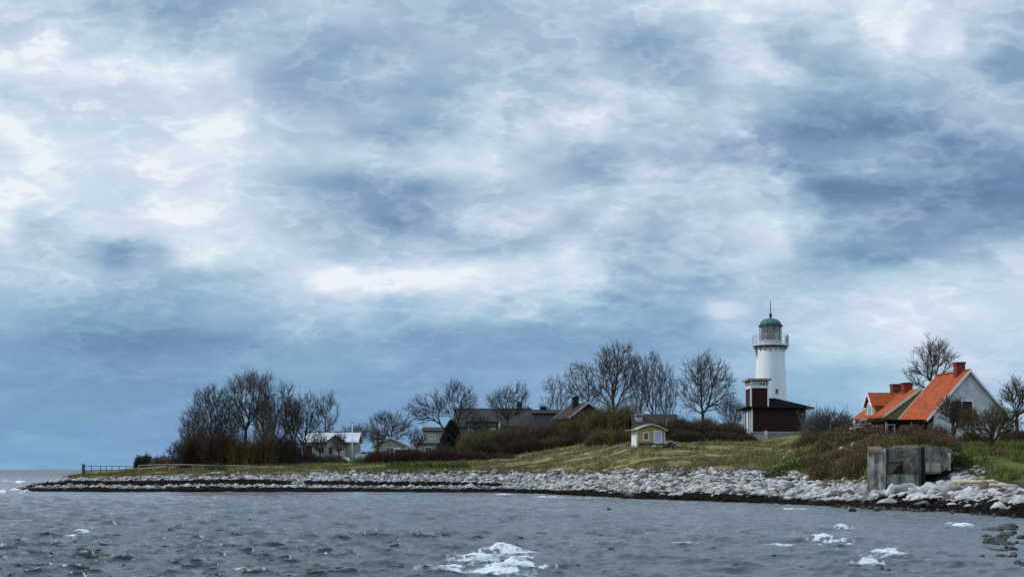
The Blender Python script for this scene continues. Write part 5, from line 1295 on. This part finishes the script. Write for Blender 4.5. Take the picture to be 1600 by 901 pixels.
bare_tree(428, 207, [(430,678,13,34)], 704, 19, 'thin young tree beside the olive stemmed one', TG, name='young_tree', n_attr=170, step=.4, kill=.6, rmax=.12)
bare_tree(278, 205, [(276,706,14,15)], 720, 20, 'tiny bare thorn tree at the seaward foot of the grove', TG, name='thorn_tree', n_attr=160, step=.22, kill=.35, twig_len=.5, rmax=.1, stems=3)
bare_tree(608, 262, [(606,668,34,26),(586,678,20,16),(630,672,14,18)], 690, 21, 'wide round bare tree behind the low grey cottage', TG, n_attr=700, step=.42, kill=.66, base_py=704)
bare_tree(560, 275, [(556,678,20,14)], 692, 22, 'small misty bare tree behind the flagpole', TG, n_attr=260, step=.4, kill=.6, base_py=705, stems=2)
bare_tree(697, 228, [(664,640,24,22),(682,628,16,16),(672,650,16,10)], 672, 23, 'bare tree leaning seaward over the dark conifer', TG, n_attr=420, step=.38, kill=.62, lean=(-.12,0), base_py=700)
bare_tree(716, 226, [(714,628,22,34),(732,640,16,22),(698,636,14,22)], 676, 24, 'upright bare tree in front of the big grey roof end', TG, n_attr=620, step=.38, kill=.6, base_py=700)
bare_tree(794, 238, [(796,628,33,23),(790,640,24,16)], 662, 25, 'low round bare tree before the long dark roof', TG, n_attr=560, step=.38, kill=.62, base_py=690)
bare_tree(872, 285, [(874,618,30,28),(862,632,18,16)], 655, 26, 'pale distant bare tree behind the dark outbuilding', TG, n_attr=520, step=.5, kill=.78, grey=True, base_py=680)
bare_tree(936, 246, [(906,590,22,20),(896,606,16,14),(922,618,18,22)], 655, 27, 'bare tree slanting over the white edged gable', TG, n_attr=460, step=.4, kill=.66, lean=(-.18,0), base_py=690)
bare_tree(964, 226, [(958,588,42,44),(962,562,32,22),(930,600,20,24),(985,596,18,30)], 640, 28, 'big spreading bare tree with a forked trunk over the olive thicket', TG, n_attr=1150, step=.4, kill=.62, base_py=690)
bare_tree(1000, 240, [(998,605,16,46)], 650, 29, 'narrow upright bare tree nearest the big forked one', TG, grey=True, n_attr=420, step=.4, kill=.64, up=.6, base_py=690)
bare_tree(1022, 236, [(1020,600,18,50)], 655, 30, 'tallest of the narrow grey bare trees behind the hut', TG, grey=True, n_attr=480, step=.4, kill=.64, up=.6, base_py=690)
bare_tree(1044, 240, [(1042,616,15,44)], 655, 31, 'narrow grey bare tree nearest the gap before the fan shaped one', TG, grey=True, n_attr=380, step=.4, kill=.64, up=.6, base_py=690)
bare_tree(1098, 222, [(1104,600,42,44),(1092,580,28,26),(1126,620,26,28),(1080,622,20,24)], 646, 32, 'bare tree with a perfect fan of limbs between the hut and the tower', TG, n_attr=1050, step=.4, kill=.62, base_py=688)
bare_tree(1146, 232, [(1146,645,20,18)], 668, 33, 'small scraggy bare tree tucked against the pilot house', TG, n_attr=260, step=.36, kill=.55, grey=True, base_py=690, stems=2)
bare_tree(1456, 172, [(1458,566,34,34),(1436,590,18,18),(1466,552,22,18),(1480,574,14,18)], 606, 34, 'bare tree with upswept limbs rising behind the orange roofs', TG, n_attr=620, step=.36, kill=.58, base_py=660)
bare_tree(1590, 150, [(1592,624,26,26),(1576,634,14,18),(1618,620,22,28)], 664, 35, 'dark gnarled bare tree beyond the grey gabled house', TG, n_attr=560, step=.3, kill=.5, base_py=680)
bare_tree(1548, 112, [(1542,658,40,26),(1566,664,28,22),(1518,664,24,20)], 692, 36, 'short trunked apple tree with a dense brown crown on the green bank', TG, name='apple_tree', tw=TWIGO, n_attr=1250, step=.17, kill=.27, twigs=3, twig_len=.45, r_tip=.012, base_py=703, twig_r=.011)
bare_tree(1298, 150, [(1300,660,28,18),(1276,664,16,14)], 676, 37, 'grey lichened small tree between the pilot house and yellow house', TG, grey=True, n_attr=420, step=.24, kill=.4, twig_len=.6, stems=3)
bare_tree(1492, 122, [(1486,640,22,20),(1500,652,18,16)], 662, 38, 'dark twiggy small tree in front of the grey gable wall', TG, n_attr=420, step=.22, kill=.36, twig_len=.5, stems=2)
# dark conifer by the bungalow
def conifer():
    d = 222; px = 705; zb = PZ(708, d); h = PZ(657, d)-zb; w = 25/F*d; rng = np.random.default_rng(4)
    r = empty('conifer', (PX(px, d), d, zb), 0, 'dense blackish evergreen conifer beside the slate roofed bungalow', 'tree')
    MB().tube([(0,0,-.6),(0,0,h*.95)], [.16,.03], 8).build('trunk', BARK, r)
    n = 9000; t = rng.random(n)**.8; a = rng.uniform(0, 2*np.pi, n); R = w*(1-t)**.7*(.35+.65*rng.random(n)**.5)*(.85+.3*np.sin(a*5+t*19))
    c = np.stack([R*np.cos(a), R*np.sin(a), h*.05+h*.97*t - R*.22], 1)
    u = np.stack([np.cos(a), np.sin(a), -.3+rng.normal(size=n)*.4], 1)+rng.normal(size=(n,3))*.4; u /= np.linalg.norm(u, axis=1, keepdims=True); v = np.cross(u, rng.normal(size=(n,3))); v /= np.linalg.norm(v, axis=1, keepdims=True)
    s = rng.uniform(.12,.34,n)[:,None]
    V = np.stack([c-u*s, c+v*s*.35, c+u*s, c-v*s*.35], 1).reshape(-1,3)
    np_mesh('crown', V, [np.arange(4*n).reshape(-1,4)], mat('needles', (.014,.022,.014), .85, .5, 1.2), r)
conifer()

# ------------------------------------------------------------------ shrubs, one by one
B = bush
B(283, 330, 676, 209, 'maroon', 1, 'dark maroon bush at the seaward foot of the grove', 'maroon', 900, 1.5, 4)
B(318, 366, 668, 207, 'maroon', 2, 'taller maroon bush under the rounded second tree', 'maroon', 1000, 1.5, 4)
B(360, 402, 684, 206, 'olive', 3, 'olive brown brush around the tallest trunk', 'brown', 500, 1.2, 3.5)
B(396, 438, 676, 206, 'brown', 4, 'brown brush beneath the small high crown', 'brown', 500, 1.3, 4)
B(430, 470, 684, 206.5, 'dark', 5, 'blackish bush beside the seaward end of the summer house', 'brown', 400, 1.4, 4)
B(462, 505, 708, 208, 'dark', 6, 'low dark hedge under the summer house terrace', None, 0, 1.3, 2, group='low hedges')
B(496, 545, 711, 207, 'brown', 7, 'low reddish brown hedge along the summer house lawn', 'maroon', 500, 1.3, 2, group='low hedges')
B(552, 578, 716, 203, 'olive', 8, 'small greenish bush at the foot of the flagpole lawn', 'green', 500, 1.0, 2)
B(570, 622, 704, 201, 'maroon', 9, 'maroon hedge section in front of the parked car', 'maroon', 1200, 1.7, 3, group='maroon hedge')
B(614, 668, 700, 201, 'maroon', 10, 'maroon hedge section below the garage fascia', 'maroon', 1300, 1.7, 3, group='maroon hedge')
B(660, 716, 698, 202, 'maroon', 11, 'maroon hedge section at the foot of the conifer', 'maroon', 1300, 1.7, 3, group='maroon hedge')
B(708, 764, 704, 203, 'maroon', 12, 'maroon hedge section before the olive brown slope', 'maroon', 1200, 1.7, 3, group='maroon hedge')
B(752, 806, 708, 206, 'maroon', 13, 'last maroon hedge section where the open grass begins', 'maroon', 1000, 1.6, 3, group='maroon hedge')
B(716, 770, 674, 216, 'olive', 14, 'olive thicket clump under the wide shed dormer', 'olive', 900, 1.5, 5)
B(756, 812, 672, 218, 'brown', 15, 'brown thicket clump below the low round bare tree', 'brown', 1200, 1.5, 5)
B(728, 782, 688, 210, 'dark', 16, 'shadowy dark clump low in the thicket behind the maroon hedge', 'green', 700, 1.5, 4)
B(796, 852, 664, 222, 'brown', 17, 'rusty brown clump in front of the dark outbuilding', 'brown', 1300, 1.5, 5)
B(786, 846, 684, 213, 'dark', 18, 'dark clump just behind the open grass and pale post', 'green', 700, 1.5, 4)
B(836, 892, 656, 222, 'brown', 19, 'tall brown clump before the slate grey wall', 'brown', 1400, 1.5, 5)
B(838, 886, 682, 214, 'brown', 20, 'brown clump right behind the pale upright post', 'brown', 800, 1.4, 4)
B(878, 930, 650, 219, 'brown', 21, 'rust brown clump under the white edged gable', 'brown', 1300, 1.5, 5)
B(872, 925, 678, 212, 'dark', 22, 'dark lower clump between pale post and olive thicket', 'brown', 800, 1.4, 4)
B(912, 968, 632, 215, 'olive', 23, 'tall olive bush at the foot of the slanting bare tree', 'olive', 3400, 1.7, 5, leaf_size=.12)
B(950, 1004, 633, 212, 'olive', 24, 'tall olive bush below the forked trunk', 'olive', 3400, 1.7, 5, leaf_size=.12)
B(914, 962, 672, 196, 'olive', 25, 'lower olive brown bush at the edge of the open grass', 'brown', 1000, 1.4, 4)
B(950, 992, 674, 184, 'brown', 26, 'dull brown bush next to the hut wall', 'brown', 1000, 1.5, 4)
B(960, 1012, 652, 222, 'dark', 27, 'dark bush mass behind the hut chimney', 'brown', 800, 1.6, 4)
B(1036, 1088, 656, 196, 'dark', 28, 'dark red brown bush just beyond the hut gable', 'maroon', 1000, 1.6, 5)
B(1076, 1130, 654, 199, 'brown', 29, 'red brown bush under the fan shaped tree', 'maroon', 1300, 1.6, 5)
B(1118, 1166, 660, 198, 'brown', 30, 'red brown bush touching the pilot house porch', 'maroon', 1100, 1.6, 4)
B(1040, 1100, 672, 186, 'dark', 31, 'blackish low bush behind the mound of stones', 'brown', 700, 1.5, 4)
B(1092, 1160, 674, 189, 'dark', 32, 'blackish low bush before the red brown ones', 'maroon', 800, 1.5, 4)
B(1150, 1184, 678, 192, 'maroon', 33, 'small maroon bush at the corner of the pilot house plinth', 'maroon', 500, 1.4, 2.5)
SG = 'scrub on the bank by the bunker'
B(1256, 1300, 682, 168, 'olive', 34, 'olive scrub beside the end of the pilot house plinth', 'brown', 385, 0.95, 4, group=SG)
B(1238, 1278, 700, 140, 'olive', 35, 'olive scrub low on the bank above the pale shingle', 'olive', 800, 0.95, 3.5, group=SG, r=.018)
B(1268, 1312, 688, 136, 'brown', 36, 'brown scrub in the middle of the bank', 'olive', 900, 0.95, 3.5, group=SG, r=.018)
B(1300, 1346, 676, 134, 'olive', 37, 'taller olive brown scrub above the two glinting boulders', 'brown', 900, 0.95, 3.5, group=SG, r=.018)
B(1268, 1306, 716, 117, 'brown', 38, 'brown scrub at the top edge of the shingle', 'brown', 495, 1.2, 3, group=SG, r=.015)
B(1298, 1336, 714, 114, 'olive', 39, 'olive scrub by the shingle between boulders and bunker', 'brown', 495, 1.2, 3, group=SG, r=.015)
B(1326, 1357, 704, 108, 'brown', 40, 'brown scrub leaning on the bunker pillar', 'brown', 495, 1.2, 3, group=SG, r=.015)
B(1336, 1386, 678, 122, 'brown', 41, 'brown scrub before the heap of pale stones', 'brown', 495, 0.95, 3, group=SG, r=.016)
B(1378, 1424, 676, 112, 'olive', 42, 'olive brown scrub behind the bunker pillar', 'brown', 495, 1.05, 3, group=SG, r=.016)
B(1416, 1464, 672, 111, 'brown', 43, 'reddish brown scrub behind the middle of the bunker', 'brown', 550, 1.05, 3, group=SG, r=.016)
B(1456, 1502, 676, 112, 'olive', 44, 'olive scrub behind the broken bunker wing', 'brown', 495, 0.95, 3, group=SG, r=.016)
B(1396, 1446, 662, 127, 'brown', 45, 'rusty bush in front of the porch of the grey house', 'maroon', 605, 1.05, 3, group=SG, r=.018)
B(1440, 1486, 664, 126, 'brown', 46, 'brown bush hiding the porch post of the grey house', 'brown', 550, 1.05, 3, group=SG, r=.018)
B(1330, 1362, 658, 140, 'dark', 47, 'dark bush under the dormer of the yellow house', 'brown', 330, 0.95, 3, group=SG, r=.018)
B(1566, 1625, 668, 126, 'maroon', 48, 'maroon brush behind the apple tree', 'maroon', 550, 1.05, 4, group=SG, r=.018)
B(1496, 1546, 672, 124, 'dark', 49, 'dark brush between the apple tree and grey house', 'brown', 440, 1.05, 4, group=SG, r=.018)
B(1368, 1402, 652, 146, 'dark', 50, 'dark bush at the corner of the yellow house', 'brown', 275, 1.2, 3, group=SG, r=.018)
B(1256, 1292, 640, 158, 'grey', 51, 'pale grey lichened bush beside the pilot house', None, 0, 1.1, 3, group=SG, r=.018)
B(1300, 1338, 648, 152, 'grey', 52, 'pale grey lichened bush nearer the yellow house', None, 0, 1.1, 3, group=SG, r=.018)
B(1488, 1514, 706, 98.5, 'olive', 53, 'green and pale brambles at the broken end of the bunker', 'green', 900, 1.0, 2, group=SG, r=.012)
B(212, 237, 711.5, 420, 'dark', 71, 'far dark tree clump standing alone at the shore', 'green', 1800, 1.4, 4, group='far trees on the shore', name='distant_tree', leaf_size=.3, r=.05)
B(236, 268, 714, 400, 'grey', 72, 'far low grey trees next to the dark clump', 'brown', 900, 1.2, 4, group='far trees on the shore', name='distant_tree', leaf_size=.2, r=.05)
B(262, 290, 716, 300, 'dark', 73, 'far dark brush just beyond the grove', 'brown', 900, 1.2, 4, group='far trees on the shore', leaf_size=.2, r=.04)
B(1240, 1286, 680, 152, 'brown', 80, 'brown scrub at the corner of the pilot house wall', 'brown', 495, 0.95, 4, group=SG, r=.018)
B(1280, 1330, 668, 146, 'olive', 81, 'olive scrub rising beside the grey lichened bush', 'olive', 550, 1.05, 4, group=SG, r=.018)
B(1322, 1366, 690, 118, 'olive', 82, 'olive scrub just over the bunker pillar', 'brown', 495, 1.05, 3, group=SG, r=.016)
B(1246, 1290, 708, 126, 'olive', 83, 'olive scrub behind the dark green clump', 'olive', 550, 1.05, 3, group=SG, r=.016)
B(1284, 1322, 702, 124, 'brown', 84, 'brown scrub around the glinting boulders', 'brown', 495, 1.2, 3, group=SG, r=.016)
B(1004, 1062, 658, 188, 'dark', 90, 'sparse dark brush poking up behind the hut roof', None, 0, .7, 3)
B(1326, 1392, 661, 134, 'brown', 91, 'loose brown bush veiling the heap of pale stones', 'brown', 300, .7, 2, group=SG, r=.018)
# leafy green clumps at the top of the beach
for i, (a, b, t, dd, lb) in enumerate([(606, 640, 730, 188, 'bright green leafy clump at the beach top below the maroon hedge'), (640, 680, 732, 186, 'green leafy clump beside the brighter one'), (680, 735, 733, 184, 'long low green clump toward the open grass'), (1212, 1262, 730, 126, 'dark green clump at the beach top below the pilot house'), (1196, 1226, 735, 125, 'small green clump on the upper shingle'), (322, 352, 732, 190, 'straw and green tussock in front of the wooden fence')]):
    B(a, b, t, dd, 'straw' if i == 5 else 'olive', 60+i, lb, 'green', 1500, 1.0, 2.5, group='green clumps along the beach top', r=.014, name='leafy_clump', leaf_size=.12)
B(1545, 1580, 727, 104, 'dark', 70, 'dark hollow of bramble in the green bank', 'brown', 500, 0.95, 1.5, group=SG, r=.014)

# ------------------------------------------------------------------ grass: tussocks over the bank
def grass():
    rng = np.random.default_rng(3); n = 54000
    px = rng.uniform(60, 2000, n); s0 = beach_top(px); d = waterline(px) + s0 + rng.random(n)**1.4*60*np.clip(s0/20, .5, 1) - 1.0
    z, s = ground(px, d); x = (px-800)/F*d
    cl = fbm(x, d, 200, 2.5, 3); keep = (cl > .47) & (z > .9) & ~((px > 1350) & (px < 1496) & (d < 101)); px, d, z, x = px[keep], d[keep], z[keep], x[keep]
    k = 5; m = len(px); bx = np.repeat(x, k)+rng.normal(size=m*k)*.12; by = np.repeat(d, k)+rng.normal(size=m*k)*.12; bz = np.repeat(z, k)-.03
    h = rng.uniform(.16,.5,m*k)*np.repeat(rng.uniform(.6,1.3,m), k); a = rng.uniform(0, 2*np.pi, m*k); w = .03
    l = rng.normal(size=(m*k,2))*.5*h[:,None]+np.array([.25,0])*h[:,None]
    c, sn = np.cos(a)*w, np.sin(a)*w
    V = np.stack([np.stack([bx-c, by-sn, bz],1), np.stack([bx+c, by+sn, bz],1), np.stack([bx+l[:,0], by+l[:,1], bz+h],1)],1).reshape(-1,3)
    o = np_mesh('grass', V, [np.arange(3*m*k).reshape(-1,3)])
    green = np.repeat(np.clip(np.interp(px, [0, 300, 420, 560, 620, 720, 800, 1150, 1230, 1450, 1520, 1700], [.1,.2,.25,.4,.5,.4,.1,.15,.35,.4,.85,1]) + (fbm(x, d, 123, 9, 4)-.5)*1.5, 0, 1), k*3)
    at = o.data.attributes.new('green', 'FLOAT', 'POINT'); at.data.foreach_set('value', green.astype(np.float32))
    mm = bpy.data.materials.new('grass_blades'); mm.use_nodes = True; nt = mm.node_tree; N = nt.nodes; L = nt.links; b = N['Principled BSDF']; b.inputs['Roughness'].default_value = .8; b.inputs['Specular IOR Level'].default_value = .2
    at = N.new('ShaderNodeAttribute'); at.attribute_name = 'green'; g = N.new('ShaderNodeNewGeometry')
    r1 = N.new('ShaderNodeValToRGB'); L.new(g.outputs['Random Per Island'], r1.inputs[0]); e = r1.color_ramp.elements; e[0].color = (.04,.03,.012,1); e[1].color = (.27,.21,.095,1)
    r2 = N.new('ShaderNodeValToRGB'); L.new(g.outputs['Random Per Island'], r2.inputs[0]); e = r2.color_ramp.elements; e[0].color = (.03,.05,.008,1); e[1].color = (.13,.17,.025,1)
    mx = N.new('ShaderNodeMix'); mx.data_type = 'RGBA'; L.new(at.outputs['Fac'], mx.inputs[0]); L.new(r1.outputs[0], mx.inputs[6]); L.new(r2.outputs[0], mx.inputs[7]); L.new(mx.outputs[2], b.inputs['Base Color'])
    o.data.materials.append(mm); tag(o, 'dry straw and green grass tussocks on the bank above the beach', 'grass', None, 'stuff')
grass()
